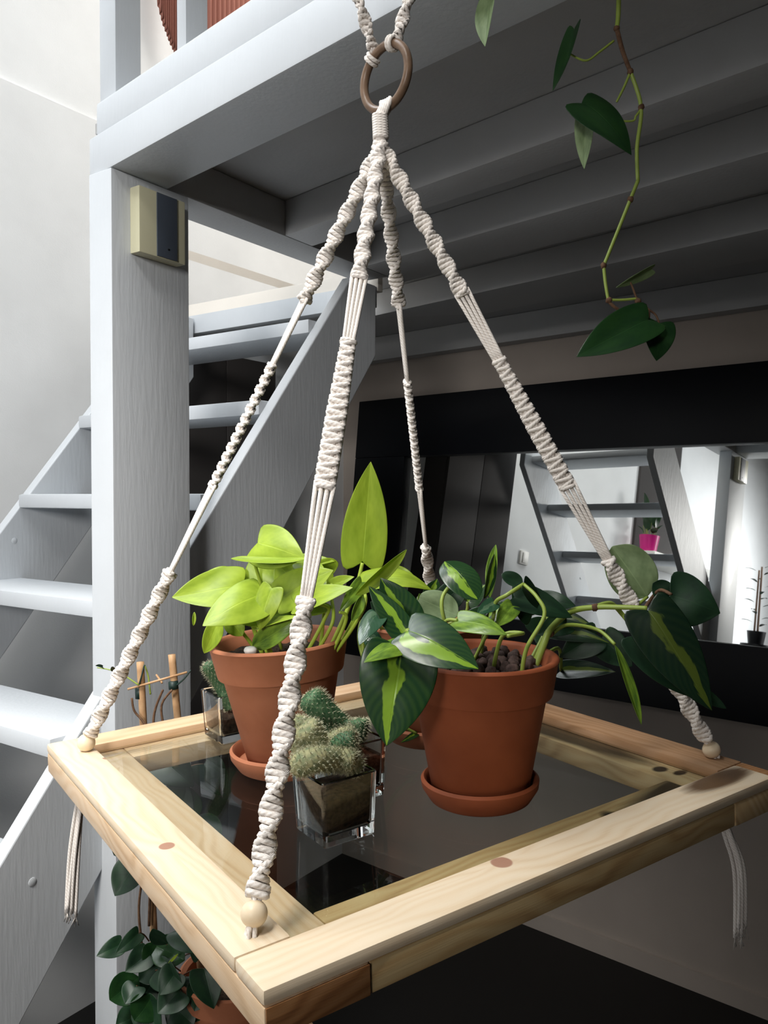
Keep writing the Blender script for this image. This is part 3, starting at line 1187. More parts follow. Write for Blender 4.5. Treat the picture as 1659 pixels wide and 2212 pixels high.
def twisted(px0, py0, px1, py1, ang, lab):
    """braided cord rising from the ring"""
    a_ = ringc + rx * RR * math.cos(ang) + rz * RR * math.sin(ang)
    b0_ = at(px0, py0, a_.y)
    b1_ = at(px1, py1, 0.925)
    d = (b1_ - b0_)
    end = b0_ + d * 2.6
    m2 = MB()
    ax = d.normalized()
    X = ax.cross(Vector((0, 1, 0))).normalized()
    Y = ax.cross(X).normalized()
    Lc = (end - b0_).length
    n = int(Lc / 0.0058)
    for k in (-1, 1):
        tube(m2, [a_ + X * 0.001 * k, b0_ + X * 0.0015 * k, end + X * 0.0015 * k], 0.0022, 6)
    for i in range(n):
        loop(m2, b0_ + ax * (Lc * (i + 0.5) / n), ax, X, Y, 0.5 + i * 0.62, 0.0056, 0.0030, 0.0022, 0.0025)
    # loop over the ring
    tn = (-rx * math.sin(ang) + rz * math.cos(ang))
    rad = (rx * math.cos(ang) + rz * math.sin(ang))
    nrm = rx.cross(rz)
    for q in (-0.5, 0.5):
        pts = []
        for k in range(14):
            t = 2 * math.pi * k / 14
            pts.append(a_ + tn * q * 0.0048 + rad * 0.0071 * math.cos(t) + nrm * 0.0071 * math.sin(t))
        tube(m2, pts, 0.0023, 7, closed=True)
    m2.build('braided_cord', M['cotton'], hang, label=lab)


twisted(806, 104, 773, -6, R(128), 'braided cord rising to the upper left of the ring')
twisted(856, 92, 884, -6, R(72), 'braided cord rising to the upper right of the ring')

# ------------------------------------------------------------------ leaves
def cam2w(n):
    return Vector(n).normalized()


def leaf(parent, base, tip, width, nrm, mt, bend=0.0, fold=0.18, cup=0.0, shape='heart', name='leaf', wave=0.07, roll=0.0, tipcurl=0.0, label=None, nseg=12, ms=5):
    base, tip = Vector(base), Vector(tip)
    ax = tip - base
    L = ax.length
    ax = ax / L
    nrm = Vector(nrm).normalized()
    side = ax.cross(nrm)
    if side.length < 0.05:
        nrm = nrm + Vector((0.3, -0.4, 0.5))
        side = ax.cross(nrm)
    side.normalize()
    nn = side.cross(ax).normalized()
    if roll:
        side2 = side * math.cos(roll) + nn * math.sin(roll)
        nn = -side * math.sin(roll) + nn * math.cos(roll)
        side = side2
    vs, uv, fs = [], [], []
    ph = random.uniform(0, 6)
    for i in range(nseg + 1):
        t = i / nseg
        if shape == 'heart':
            w = (max(t, 0) ** 0.42) * (max(1 - t, 0) ** 0.97) * 2.35
        elif shape == 'lance':
            w = (max(t, 0) ** 0.7) * (max(1 - t, 0) ** 0.75) * 2.73 * 0.99
        else:  # oval
            w = math.sqrt(max(0, 1 - (2 * t - 1) ** 2)) * (1.0 - 0.15 * t)
        w = min(w, 1.05) * width / 2
        c_ = base + ax * L * t + nn * (bend * L * math.sin(math.pi * t * 0.9) + tipcurl * L * max(0, t - 0.6) ** 2)
        for j in range(-ms, ms + 1):
            s_ = j / ms
            back = 0.0
            if shape == 'heart':
                back = -0.17 * L * (abs(s_) ** 1.2) * (1 - t) ** 2.6 * (1.6 if t > 0 else 0)
            off = fold * abs(s_) * w - cup * s_ * s_ * w + wave * w * math.sin(5 * t + ph + s_ * 2.2)
            vs.append(c_ + side * (w * s_) + nn * off + ax * back)
            uv.append((s_, t))
    m_ = 2 * ms + 1
    for i in range(nseg):
        for j in range(m_ - 1):
            a_ = i * m_ + j
            fs.append([a_, a_ + 1, a_ + m_ + 1, a_ + m_])
    mb = MB()
    mb.add(vs, fs, uv)
    o = mb.build(name, mt, parent, label=label)
    md = o.modifiers.new('Solidify', 'SOLIDIFY')
    md.thickness = 0.0005
    sub = o.modifiers.new('Subdivision', 'SUBSURF')
    sub.levels = sub.render_levels = 1
    return o


def stem(parent, pts, r, m, name='stem', seg=7):
    mb = MB()
    sp = smooth_pts(pts, 6)
    if isinstance(r, tuple):
        n = len(sp)
        rr = [r[0] + (r[1] - r[0]) * i / (n - 1) for i in range(n)]
    else:
        rr = r
    tube(mb, sp, rr, seg)
    return mb.build(name, m, parent)


# ------------------------------------------------------------------ terracotta pots
def pot_on(pivot, tilt, root, r_rim=0.079, r_base=0.049, h=0.140, r_sau=0.060, soil=True, sau=True, collar=0.038, tm='terracotta'):
    ax = (TN + TU * 0 + Vector(tilt)).normalized()
    if sau:
        mb = MB()
        prof = [(0.0, 0.0), (r_sau * 0.80, 0.0), (r_sau * 0.86, 0.002), (r_sau * 0.985, 0.014), (r_sau, 0.021), (r_sau - 0.003, 0.0235), (r_sau - 0.0055, 0.021), (r_sau * 0.86, 0.008), (0.0, 0.006)]
        prof = [(max(a, 0.0005), b) for a, b in prof]
        lathe(mb, pivot, prof, TN, 56, False)
        mb.build('saucer', M[tm], root, flat_angle=50)
    b0 = pivot + TN * 0.0075
    rc = r_base + (r_rim - 0.006 - r_base) * (h - collar) / h
    mb = MB()
    prof = [(0.0005, 0.0), (r_base - 0.002, 0.0), (r_base, 0.002), (rc, h - collar - 0.002), (rc + 0.001, h - collar - 0.0005), (rc + 0.0055, h - collar), (rc + 0.0062, h - collar + 0.002), (r_rim - 0.0015, h - 0.005), (r_rim, h - 0.003), (r_rim - 0.001, h - 0.0008), (r_rim - 0.003, h), (r_rim - 0.007, h - 0.001), (r_rim - 0.0085, h - 0.004), (rc - 0.006, h - 0.03), (0.0005, h - 0.032)]
    lathe(mb, b0, prof, ax, 72, False)
    mb.build('pot', M[tm], root, flat_angle=60)
    hs = h - 0.018
    if soil:
        mb = MB()
        vs, fs = [], []
        x = (Vector((1, 0, 0)) - ax * ax.x).normalized()
        y = ax.cross(x)
        nr, na = 10, 40
        rs = r_rim - 0.0105
        vs.append(b0 + ax * hs)
        for i in range(1, nr + 1):
            for k in range(na):
                a_ = 2 * math.pi * k / na
                rr = rs * i / nr
                vs.append(b0 + ax * (hs + (0 if i == nr else random.uniform(-0.003, 0.004))) + (x * math.cos(a_) + y * math.sin(a_)) * rr)
        for k in range(na):
            fs.append([0, 1 + k, 1 + (k + 1) % na])
        for i in range(nr - 1):
            for k in range(na):
                a_ = 1 + i * na + k
                b_ = 1 + i * na + (k + 1) % na
                fs.append([a_, a_ + na, b_ + na, b_])
        mb.add(vs, fs)
        mb.build('soil', M['soil'], root)
    return b0, ax, hs


baseR = T(*uv_on(1037, 1722, GT), GT)
rootR = thing('potted_philodendron', baseR, 'terracotta pot of dark striped trailing philodendron, front right on the glass', 'potted plant')
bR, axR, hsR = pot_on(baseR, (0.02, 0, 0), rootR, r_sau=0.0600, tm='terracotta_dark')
baseL = T(*uv_on(622, 1652, GT), GT)
rootL = thing('potted_philodendron', baseL, 'terracotta pot of bright lime-green philodendron, at the left on the glass', 'potted plant')
bL, axL, hsL = pot_on(baseL, (-0.045, 0, 0), rootL, r_rim=0.0795, r_base=0.045, r_sau=0.0655)
baseB = T(*uv_on(928, 1592, GT), GT)
rootB = thing('potted_philodendron', baseB, 'terracotta pot half hidden behind the front right pot', 'potted plant')
bB, axB, hsB = pot_on(baseB, (0, 0, 0), rootB)

# clay pebbles on the right pot
x_ = Vector((1, 0, 0))
y_ = axR.cross(x_).normalized()
placed = []
meshes = []
for i in range(5):
    mb = MB()
    ball(mb, Vector(), 0.0062, 12, 8, (1, 0.92, 0.86), 0.30, i + 1)
    me_o = mb.build('tmp', M['clay'], None, origin=(0, 0, 0))
    meshes.append(me_o.data)
    bpy.data.objects.remove(me_o)
tries = 0
while len(placed) < 95 and tries < 6000:
    tries += 1
    a_, rr = random.uniform(0, 6.283), 0.062 * math.sqrt(random.random())
    lay = 0 if len(placed) < 62 else 1
    p = bR + axR * (hsR + 0.004 + lay * 0.008) + x_ * rr * math.cos(a_) + y_ * rr * math.sin(a_)
    if lay and rr > 0.05:
        continue
    if all((p - q).length > 0.0098 for q in placed):
        placed.append(p)
for p in placed:
    o = bpy.data.objects.new('clay_pebble', random.choice(meshes))
    COL.objects.link(o)
    o.parent = rootR
    o.location = p - baseR
    o.rotation_euler = (random.uniform(0, 6), random.uniform(0, 6), random.uniform(0, 6))
    k = random.uniform(0.85, 1.25)
    o.scale = (k, k, k)

# ---- lime plant in the left pot: (base px, depth, tip px, depth, width px, normal, options)
dL = baseL.y


def LF(root, mt, b, db_, t, dt, wpx, n, **kw):
    d = (db_ + dt) / 2
    return leaf(root, at(b[0], b[1], db_), at(t[0], t[1], dt), wpx / FPX * d, n, mt, **kw)


def ST(root, m, pts, r=(0.0022, 0.0018), name='stem'):
    return stem(root, [at(*p) if not isinstance(p, Vector) else p for p in pts], r, m, name)


soilL = bL + axL * (hsL)
Li = M['lime']
LF(rootL, Li, (783, 1214), dL, (801, 997), dL - 0.01, 102, (0.05, -1, 0.1), bend=-0.02, fold=0.10, label='tall upright lime leaf')
LF(rootL, Li, (556, 1172), dL - 0.02, (659, 1206), dL - 0.05, 104, (0.05, -0.98, 0.25), bend=0.05, fold=-0.12, label='rounded lime leaf above the rest')
LF(rootL, Li, (498, 1206), dL - 0.04, (664, 1204), dL - 0.055, 40, (0.0, -0.35, 0.95), bend=-0.05, fold=0.2, shape='oval')
LF(rootL, Li, (575, 1300), dL, (548, 1196), dL + 0.01, 96, (0.0, -1, 0.05), fold=0.05)
LF(rootL, Li, (524, 1266), dL - 0.01, (371, 1291), dL - 0.03, 104, (-0.1, -0.85, 0.5), bend=0.03, fold=0.12, label='long lime leaf pointing left')
LF(rootL, Li, (566, 1282), dL - 0.05, (437, 1354), dL - 0.09, 112, (-0.15, -0.85, 0.5), bend=0.06, fold=-0.12)
LF(rootL, Li, (568, 1342), dL - 0.05, (455, 1325), dL - 0.05, 40, (0.1, -0.75, 0.5), bend=0.05)
LF(rootL, Li, (474, 1334), dL - 0.03, (440, 1412), dL - 0.05, 42, (0.4, -0.8, 0.2), bend=0.08, shape='lance')
LF(rootL, Li, (490, 1330), dL, (524, 1374), dL - 0.01, 44, (0.2, -0.9, 0.2), shape='lance')
LF(rootL, Li, (588, 1270), dL - 0.06, (562, 1362), dL - 0.06, 62, (-0.2, -0.9, 0.2), bend=0.12, fold=-0.2)
LF(rootL, Li, (606, 1292), dL - 0.03, (722, 1232), dL - 0.05, 92, (0.1, -0.85, 0.5), bend=0.06, fold=0.1)
LF(rootL, Li, (640, 1305), dL - 0.05, (764, 1270), dL - 0.07, 62, (0.0, -0.75, 0.65), bend=0.05, fold=0.05)
LF(rootL, Li, (620, 1230), dL + 0.02, (725, 1215), dL + 0.01, 50, (0.0, -0.7, 0.7), bend=0.12)
LF(rootL, Li, (716, 1265), dL, (766, 1246), dL - 0.01, 30, (0.1, -0.8, 0.6), bend=0.05)
LF(rootL, M['brasil_lime'], (545, 1398), dL - 0.05, (640, 1338), dL - 0.06, 52, (0.1, -0.95, 0.15), bend=0.03, shape='oval', label='darker green leaf over the soil')
LF(rootL, Li, (560, 1355), dL - 0.05, (652, 1332), dL - 0.07, 26, (0.0, -0.6, 0.8), bend=0.06)
LF(rootL, Li, (783, 1262), dL - 0.02, (934, 1284), dL - 0.04, 82, (0.15, -0.55, 0.85), bend=0.22, fold=-0.15, label='arched lime leaf reaching right')
LF(rootL, Li, (768, 1286), dL - 0.06, (879, 1187), dL - 0.09, 30, (0.5, -0.8, 0.2), fold=1.1, shape='lance', label='rolled young leaf')
LF(rootL, M['brasil_lime'], (782, 1257), dL - 0.05, (733, 1322), dL - 0.06, 34, (0.2, -0.95, 0.1), bend=0.05)
LF(rootL, M['brasil_lime'], (784, 1286), dL - 0.06, (760, 1342), dL - 0.07, 26, (0.5, -0.9, 0.1), shape='lance', fold=0.5)
LF(rootL, M['silver_leaf'], (600, 1258), dL + 0.03, (664, 1232), dL + 0.03, 56, (0.0, -0.9, 0.4), label='darker green mottled leaf')
LF(rootL, Li, (720, 1240), dL + 0.01, (668, 1222), dL, 62, (0.2, -0.9, 0.3))
LF(rootL, Li, (420, 1322), dL - 0.04, (418, 1352), dL - 0.04, 8, (0.4, -0.9, 0.0), shape='lance', fold=0.8)
LF(rootL, Li, (640, 1262), dL + 0.0, (596, 1214), dL + 0.01, 76, (0.1, -0.95, 0.3))
LF(rootL, Li, (500, 1250), dL + 0.03, (440, 1240), dL + 0.03, 50, (0.0, -0.6, 0.8), bend=0.1)
LF(rootL, Li, (700, 1300), dL - 0.02, (640, 1330), dL - 0.04, 54, (0.1, -0.85, 0.5), bend=0.08)
LF(rootL, M['brasil_lime'], (585, 1335), dL - 0.01, (640, 1300), dL - 0.01, 60, (0.0, -0.95, 0.3))
LF(rootL, Li, (840, 1245), dL + 0.03, (905, 1262), dL + 0.02, 56, (0.0, -0.8, 0.6), bend=0.1)
LF(rootL, Li, (655, 1215), dL - 0.01, (705, 1268), dL - 0.04, 60, (0.1, -0.75, 0.6), fold=0.1)
sm = M['stem_lime']
sL = lambda dx, dy=0.0: soilL + Vector((dx, dy, 0))
ST(rootL, sm, [sL(0.055, 0.0), (745, 1330, dL - 0.01), (770, 1268, dL), (783, 1216, dL)], (0.003, 0.0022))
ST(rootL, sm, [sL(0.062, -0.02), (762, 1345, dL - 0.04), (776, 1300, dL - 0.05), (785, 1260, dL - 0.03)], (0.003, 0.0022))
ST(rootL, sm, [sL(-0.004, -0.03), (562, 1345, dL - 0.04), (553, 1290, dL - 0.05), (566, 1286, dL - 0.05)], (0.003, 0.002))
ST(rootL, sm, [sL(-0.02, 0.0), (540, 1330, dL - 0.01), (528, 1262, dL - 0.01)], (0.0028, 0.002))
ST(rootL, sm, [sL(-0.012, -0.01), (552, 1330, dL - 0.01), (575, 1300, dL)])
ST(rootL, sm, [sL(0.03, -0.02), (700, 1340, dL - 0.03), (706, 1310, dL - 0.04), (640, 1300, dL - 0.05)])
ST(rootL, sm, [sL(0.04, -0.025), (718, 1345, dL - 0.04), (716, 1290, dL - 0.02), (716, 1262, dL)])
ST(rootL, sm, [sL(0.015, 0.01), (640, 1340, dL), (615, 1300, dL - 0.02), (606, 1290, dL - 0.03)])
ST(rootL, sm, [sL(0.058, -0.035), (740, 1360, dL - 0.05), (748, 1330, dL - 0.055), (733, 1322, dL - 0.06)])
ST(rootL, sm, [sL(-0.03, 0.02), (505, 1345, dL), (476, 1334, dL - 0.03)])
ST(rootL, sm, [sL(0.0, 0.02), (560, 1250, dL), (548, 1208, dL - 0.02)])
ST(rootL, sm, [sL(0.06, -0.03), (766, 1350, dL - 0.05), (790, 1300, dL - 0.06), (782, 1268, dL - 0.05)])
ST(rootL, sm, [sL(0.045, 0.01), (700, 1310, dL), (690, 1270, dL), (655, 1218, dL - 0.01)])
mb = MB()
ball(mb, at(541, 1405, dL - 0.066), 0.006, 14, 10, (1.2, 1, 0.8), 0.2, 3)
mb.build('pebble', M['plastic_white'], rootL)

# ---- striped plant in the right pot
dR = baseR.y
Br, Bl, Dk, Sv = M['brasil'], M['brasil_lime'], M['dark_leaf'], M['silver_leaf']
soilR = bR + axR * hsR
LF(rootR, Br, (868, 1402), dR - 0.085, (835, 1612), dR - 0.10, 172, (-0.05, -1, 0.12), bend=0.04, fold=0.06, label='large hanging leaf, half lime and half dark green')
LF(rootR, Bl, (878, 1391), dR - 0.08, (785, 1434), dR - 0.11, 58, (-0.2, -0.75, 0.7), bend=0.10, fold=-0.15, label='lime leaf pointing left')
LF(rootR, Br, (880, 1362), dR - 0.08, (1035, 1448), dR - 0.11, 124, (0.15, -0.85, 0.55), bend=0.09, fold=-0.10, label='broad glossy leaf with a lime stripe')
LF(rootR, Br, (876, 1372), dR - 0.07, (796, 1266), dR - 0.05, 62, (0.25, -0.9, 0.25), bend=0.04, fold=0.1)
LF(rootR, Br, (884, 1346), dR - 0.04, (822, 1248), dR - 0.03, 84, (0.1, -0.95, 0.15), bend=0.03, fold=0.1)
LF(rootR, M['pale_leaf'], (990, 1330), dR + 0.02, (900, 1290), dR + 0.03, 74, (0.0, -0.9, 0.4), shape='oval', label='pale leaf underside')
LF(rootR, Br, (960, 1212), dR, (1032, 1298), dR - 0.03, 84, (0.15, -0.85, 0.5), bend=0.12, fold=-0.1, shape='oval', label='rounded glossy leaf standing highest')
LF(rootR, Bl, (1058, 1292), dR, (1071, 1176), dR + 0.01, 26, (-0.5, -0.8, 0.0), fold=0.7, shape='lance', label='narrow upright folded leaf')
LF(rootR, Br, (1046, 1294), dR - 0.01, (1068, 1196), dR, 30, (0.7, -0.7, 0.1), fold=0.4, shape='lance')
LF(rootR, Bl, (988, 1340), dR - 0.05, (1096, 1374), dR - 0.08, 66, (0.1, -0.75, 0.65), bend=0.10, fold=-0.10, label='lime leaf over the clay pebbles')
LF(rootR, Dk, (1130, 1262), dR - 0.02, (1083, 1240), dR - 0.02, 36, (0.2, -0.9, 0.4), shape='oval')
LF(rootR, Dk, (1132, 1262), dR - 0.02, (1172, 1318), dR + 0.0, 46, (0.3, -0.8, 0.5), shape='heart')
LF(rootR, Dk, (1110, 1290), dR, (1236, 1336), dR, 70, (0.1, -0.8, 0.55), bend=0.08)
LF(rootR, Dk, (1165, 1300), dR + 0.04, (1244, 1310), dR + 0.03, 52, (0.0, -0.8, 0.5), bend=0.12)
LF(rootR, Sv, (1068, 1302), dR - 0.02, (1030, 1328), dR - 0.04, 34, (-0.1, -0.85, 0.5))
LF(rootR, Bl, (1108, 1308), dR - 0.01, (1072, 1354), dR - 0.03, 44, (0.0, -0.9, 0.35))
LF(rootR, Sv, (816, 1325), dR - 0.06, (776, 1396), dR - 0.09, 56, (-0.35, -0.85, 0.35), bend=0.08, fold=-0.1, label='silvery glossy leaf at the left')
LF(rootR, Sv, (812, 1392), dR - 0.05, (782, 1350), dR - 0.04, 40, (-0.2, -0.9, 0.2))
LF(rootR, Bl, (930, 1330), dR + 0.03, (905, 1282), dR + 0.03, 50, (0.0, -0.9, 0.4))
LF(rootR, Dk, (960, 1300), dR + 0.05, (1010, 1250), dR + 0.05, 60, (0.0, -1, 0.2))
LF(rootR, Dk, (850, 1330), dR - 0.02, (800, 1300), dR - 0.02, 60, (0.0, -1, 0.2))
LF(rootR, Br, (1040, 1340), dR + 0.03, (1095, 1300), dR + 0.03, 50, (0.0, -0.8, 0.6))
LF(rootR, Bl, (890, 1395), dR - 0.07, (905, 1365), dR - 0.06, 22, (-0.1, -1, 0.1), shape='lance')
LF(rootR, Dk, (1150, 1330), dR + 0.01, (1105, 1275), dR + 0.01, 66, (0.1, -0.9, 0.4), bend=0.05)
LF(rootR, Br, (1010, 1345), dR + 0.0, (1062, 1312), dR, 44, (0.0, -0.7, 0.7), bend=0.06)
LF(rootR, Dk, (1225, 1345), dR + 0.03, (1160, 1372), dR + 0.02, 56, (0.0, -0.85, 0.5), bend=0.08)
# trailing side, its shade put into darker leaf colours
dV = dR + 0.05
LF(rootR, M['pale_leaf'], (1398, 1290), dV + 0.05, (1322, 1180), dV + 0.06, 118, (0.0, -1, 0.05), bend=0.02, shape='oval', label='large pale leaf turned away, at the cord')
LF(rootR, Dk, (1448, 1285), dV - 0.02, (1556, 1325), dV - 0.03, 128, (0.05, -0.95, 0.3), bend=0.04, fold=-0.08, label='rounded dark leaf farthest right')
LF(rootR, Dk, (1452, 1292), dV + 0.01, (1410, 1260), dV + 0.01, 52, (0.0, -1, 0.1), shape='oval')
LF(rootR, M['brasil_shaded'], (1400, 1318), dV - 0.06, (1538, 1536), dV - 0.08, 126, (0.05, -1, 0.12), bend=0.03, fold=-0.08, label='big dark hanging leaf with a narrow lime stripe')
LF(rootR, Dk, (1376, 1372), dV - 0.04, (1500, 1508), dV - 0.05, 96, (-0.05, -0.95, 0.1), bend=0.04)
LF(rootR, Bl, (1328, 1392), dV - 0.05, (1386, 1566), dV - 0.06, 30, (0.6, -0.8, 0.0), fold=0.5, shape='lance', label='thin folded hanging leaf')
LF(rootR, M['brasil_shaded'], (1212, 1448), dV + 0.03, (1331, 1452), dV + 0.0, 46, (0.0, -0.8, 0.5), bend=0.05)
LF(rootR, M['brasil_shaded'], (1192, 1368), dV, (1318, 1392), dV - 0.02, 44, (0.0, -0.7, 0.7), bend=0.08)
LF(rootR, M['brasil_shaded'], (1182, 1330), dV + 0.02, (1287, 1360), dV, 42, (0.0, -0.75, 0.65), bend=0.10)
LF(rootR, Dk, (1290, 1372), dV, (1208, 1420), dV, 70, (0.0, -0.95, 0.2))
LF(rootR, Dk, (1300, 1380), dV + 0.01, (1366, 1440), dV, 76, (0.0, -0.95, 0.2))
LF(rootR, Dk, (1440, 1450), dV - 0.02, (1570, 1531), dV - 0.03, 34, (0.2, -0.9, 0.2), shape='lance')
LF(rootR, Dk, (1150, 1370), dR + 0.05, (1200, 1340), dR + 0.06, 60, (0.0, -0.9, 0.4))
sg = M['stem_green']
sR = lambda dx, dy=0.0: soilR + Vector((dx, dy, 0.004))
ST(rootR, sg, [sR(0.052, -0.01), (1175, 1390, dR - 0.01), (1190, 1358, dR), (1232, 1322, dV - 0.02), (1285, 1312, dV - 0.02), (1345, 1312, dV - 0.03), (1398, 1314, dV - 0.04)], (0.0042, 0.0024), 'vine')
ST(rootR, sg, [(1285, 1312, dV - 0.02), (1320, 1304, dV), (1345, 1328, dV + 0.01), (1360, 1348, dV)], (0.0032, 0.0022), 'vine')
ST(rootR, M['bark'], [(1360, 1348, dV), (1385, 1325, dV), (1402, 1300, dV + 0.02), (1425, 1275, dV), (1450, 1284, dV - 0.02)], (0.0022, 0.0018))
ST(rootR, sg, [(1365, 1345, dV), (1372, 1315, dV + 0.02), (1398, 1290, dV + 0.05)])
ST(rootR, sg, [(1190, 1372, dR), (1225, 1350, dV - 0.03), (1290, 1360, dV - 0.03), (1328, 1392, dV - 0.05)])
ST(rootR, sg, [sR(0.035, -0.04), (1138, 1400, dR - 0.05), (1176, 1330, dR - 0.05), (1160, 1290, dR - 0.04), (1131, 1262, dR - 0.02)])
ST(rootR, sg, [(1131, 1262, dR - 0.02), (1095, 1285, dR - 0.03), (1070, 1302, dR - 0.02), (1062, 1345, dR - 0.02), sR(-0.01, 0.0)])
ST(rootR, sg, [sR(0.01, -0.02), (1085, 1375, dR - 0.05), (1130, 1368, dR - 0.06), (1096, 1374, dR - 0.08)])
ST(rootR, sg, [sR(-0.05, -0.03), (900, 1395, dR - 0.06), (880, 1362, dR - 0.08)], (0.0034, 0.0026))
ST(rootR, sg, [sR(-0.05, -0.03), (895, 1400, dR - 0.075), (868, 1402, dR - 0.085)], (0.003, 0.0024))
ST(rootR, sg, [sR(-0.04, -0.01), (905, 1350, dR - 0.03), (884, 1346, dR - 0.04)])
ST(rootR, sg, [sR(-0.02, 0.0), (955, 1320, dR - 0.01), (968, 1270, dR), (1010, 1250, dR - 0.01)])
ST(rootR, sg, [sR(0.0, 0.01), (1050, 1340, dR), (1056, 1292, dR)])
ST(rootR, sg, [sR(-0.03, -0.02), (960, 1350, dR - 0.04), (988, 1340, dR - 0.05)])
ST(rootR, sg, [sR(-0.05, -0.01), (850, 1360, dR - 0.05), (818, 1326, dR - 0.06)])
ST(rootR, sg, [sR(0.05, 0.01), (1180, 1360, dR + 0.03), (1182, 1330, dV + 0.02)])
ST(rootR, sg, [sR(0.055, 0.01), (1205, 1400, dR + 0.04), (1212, 1448, dV + 0.03)])
for p in ((1188, 1368, dR), (1285, 1312, dV - 0.02), (1362, 1348, dV)):
    ball(MB_ := MB(), at(*p), 0.0042, 10, 7, (1, 1, 1), 0.25, p[0]).build('stem_node', M['bark'], rootR)
# ---- plant behind
dB = baseB.y
soilB = bB + axB * hsB
for (b, t, w, n) in (((800, 1372), (782, 1420), 30, (-0.3, -0.9, 0.2)), ((900, 1585), (866, 1604), 14, (-0.2, -0.9, 0.3)), ((1010, 1300), (1050, 1262), 44, (0, -0.9, 0.4)), ((930, 1290), (945, 1250), 40, (0, -0.9, 0.4))):
    LF(rootB, Br, b, dB - 0.06 if b[1] > 1350 else dB, t, dB - 0.08 if b[1] > 1350 else dB, w, n)
ST(rootB, sg, [soilB + Vector((-0.05, -0.02, 0)), (788, 1338, dB - 0.07), (775, 1380, dB - 0.08), (790, 1430, dB - 0.085), (800, 1372, dB - 0.06)])
ST(rootB, sg, [soilB + Vector((-0.04, -0.03, 0)), (792, 1345, dB - 0.075), (790, 1450, dB - 0.085), (840, 1545, dB - 0.07), (900, 1585, dB - 0.06)])
ST(rootB, sg, [soilB, (960, 1320, dB), (930, 1290, dB)])
ST(rootB, sg, [soilB, (1000, 1330, dB), (1010, 1300, dB)])

# ------------------------------------------------------------------ cactus jars
def jar(u0, v0, s, h, root, flare=0.0025, soil_h=0.72):
    """square clear glass cube vase, thick foot"""
    def ringp(hh, inset, r=0.004, n=4):
        out = []
        f = flare * hh / h
        for cx_, cy_, a0 in ((u0 + s, v0 + s, 0), (u0, v0 + s, 90), (u0, v0, 180), (u0 + s, v0, 270)):
            sx = 1 if cx_ > u0 else -1
            sy = 1 if cy_ > v0 else -1
            ccx = cx_ + sx * (f - inset - r)
            ccy = cy_ + sy * (f - inset - r)
            for k in range(n + 1):
                a_ = R(a0 + 90 * k / n)
                out.append(T(ccx + r * math.cos(a_), ccy + r * math.sin(a_), GT + 0.0002 + hh))
        return out
    mb = MB()
    rings = [ringp(0, 0.0015, 0.003), ringp(0.0015, 0), ringp(h - 0.001, 0), ringp(h, 0.001), ringp(h, 0.0028, 0.003), ringp(h - 0.001, 0.0036, 0.003), ringp(0.011, 0.0036, 0.003), ringp(0.0095, 0.005, 0.003)]
    m_ = len(rings[0])
    vs, fs = [], []
    for rg in rings:
        vs += rg
    for i in range(len(rings) - 1):
        for k in range(m_):
            k2 = (k + 1) % m_
            fs.append([i * m_ + k, i * m_ + k2, (i + 1) * m_ + k2, (i + 1) * m_ + k])
    fs.append(list(range(m_))[::-1])
    fs.append([(len(rings) - 1) * m_ + k for k in range(m_)])
    mb.add(vs, fs)
    mb.build('glass_vase', M['jar_glass'], root, flat_angle=35)
    # soil block inside
    mb = MB()
    rr = [ringp(0.0112, 0.0062, 0.003), ringp(0.014, 0.0046, 0.003), ringp(h * soil_h, 0.0040, 0.003)]
    vs, fs = [], []
    for rg in rr:
        vs += rg
    for i in range(2):
        for k in range(m_):
            k2 = (k + 1) % m_
            fs.append([i * m_ + k, i * m_ + k2, (i + 1) * m_ + k2, (i + 1) * m_ + k])
    fs.append(list(range(m_))[::-1])
    vs.append(T(u0 + s / 2, v0 + s / 2, GT + h * soil_h + 0.004))
    for k in range(m_):
        fs.append([2 * m_ + k, 2 * m_ + (k + 1) % m_, len(vs) - 1])
    mb.add(vs, fs)
    mb.build('soil', M['soil'], root, flat_angle=30)


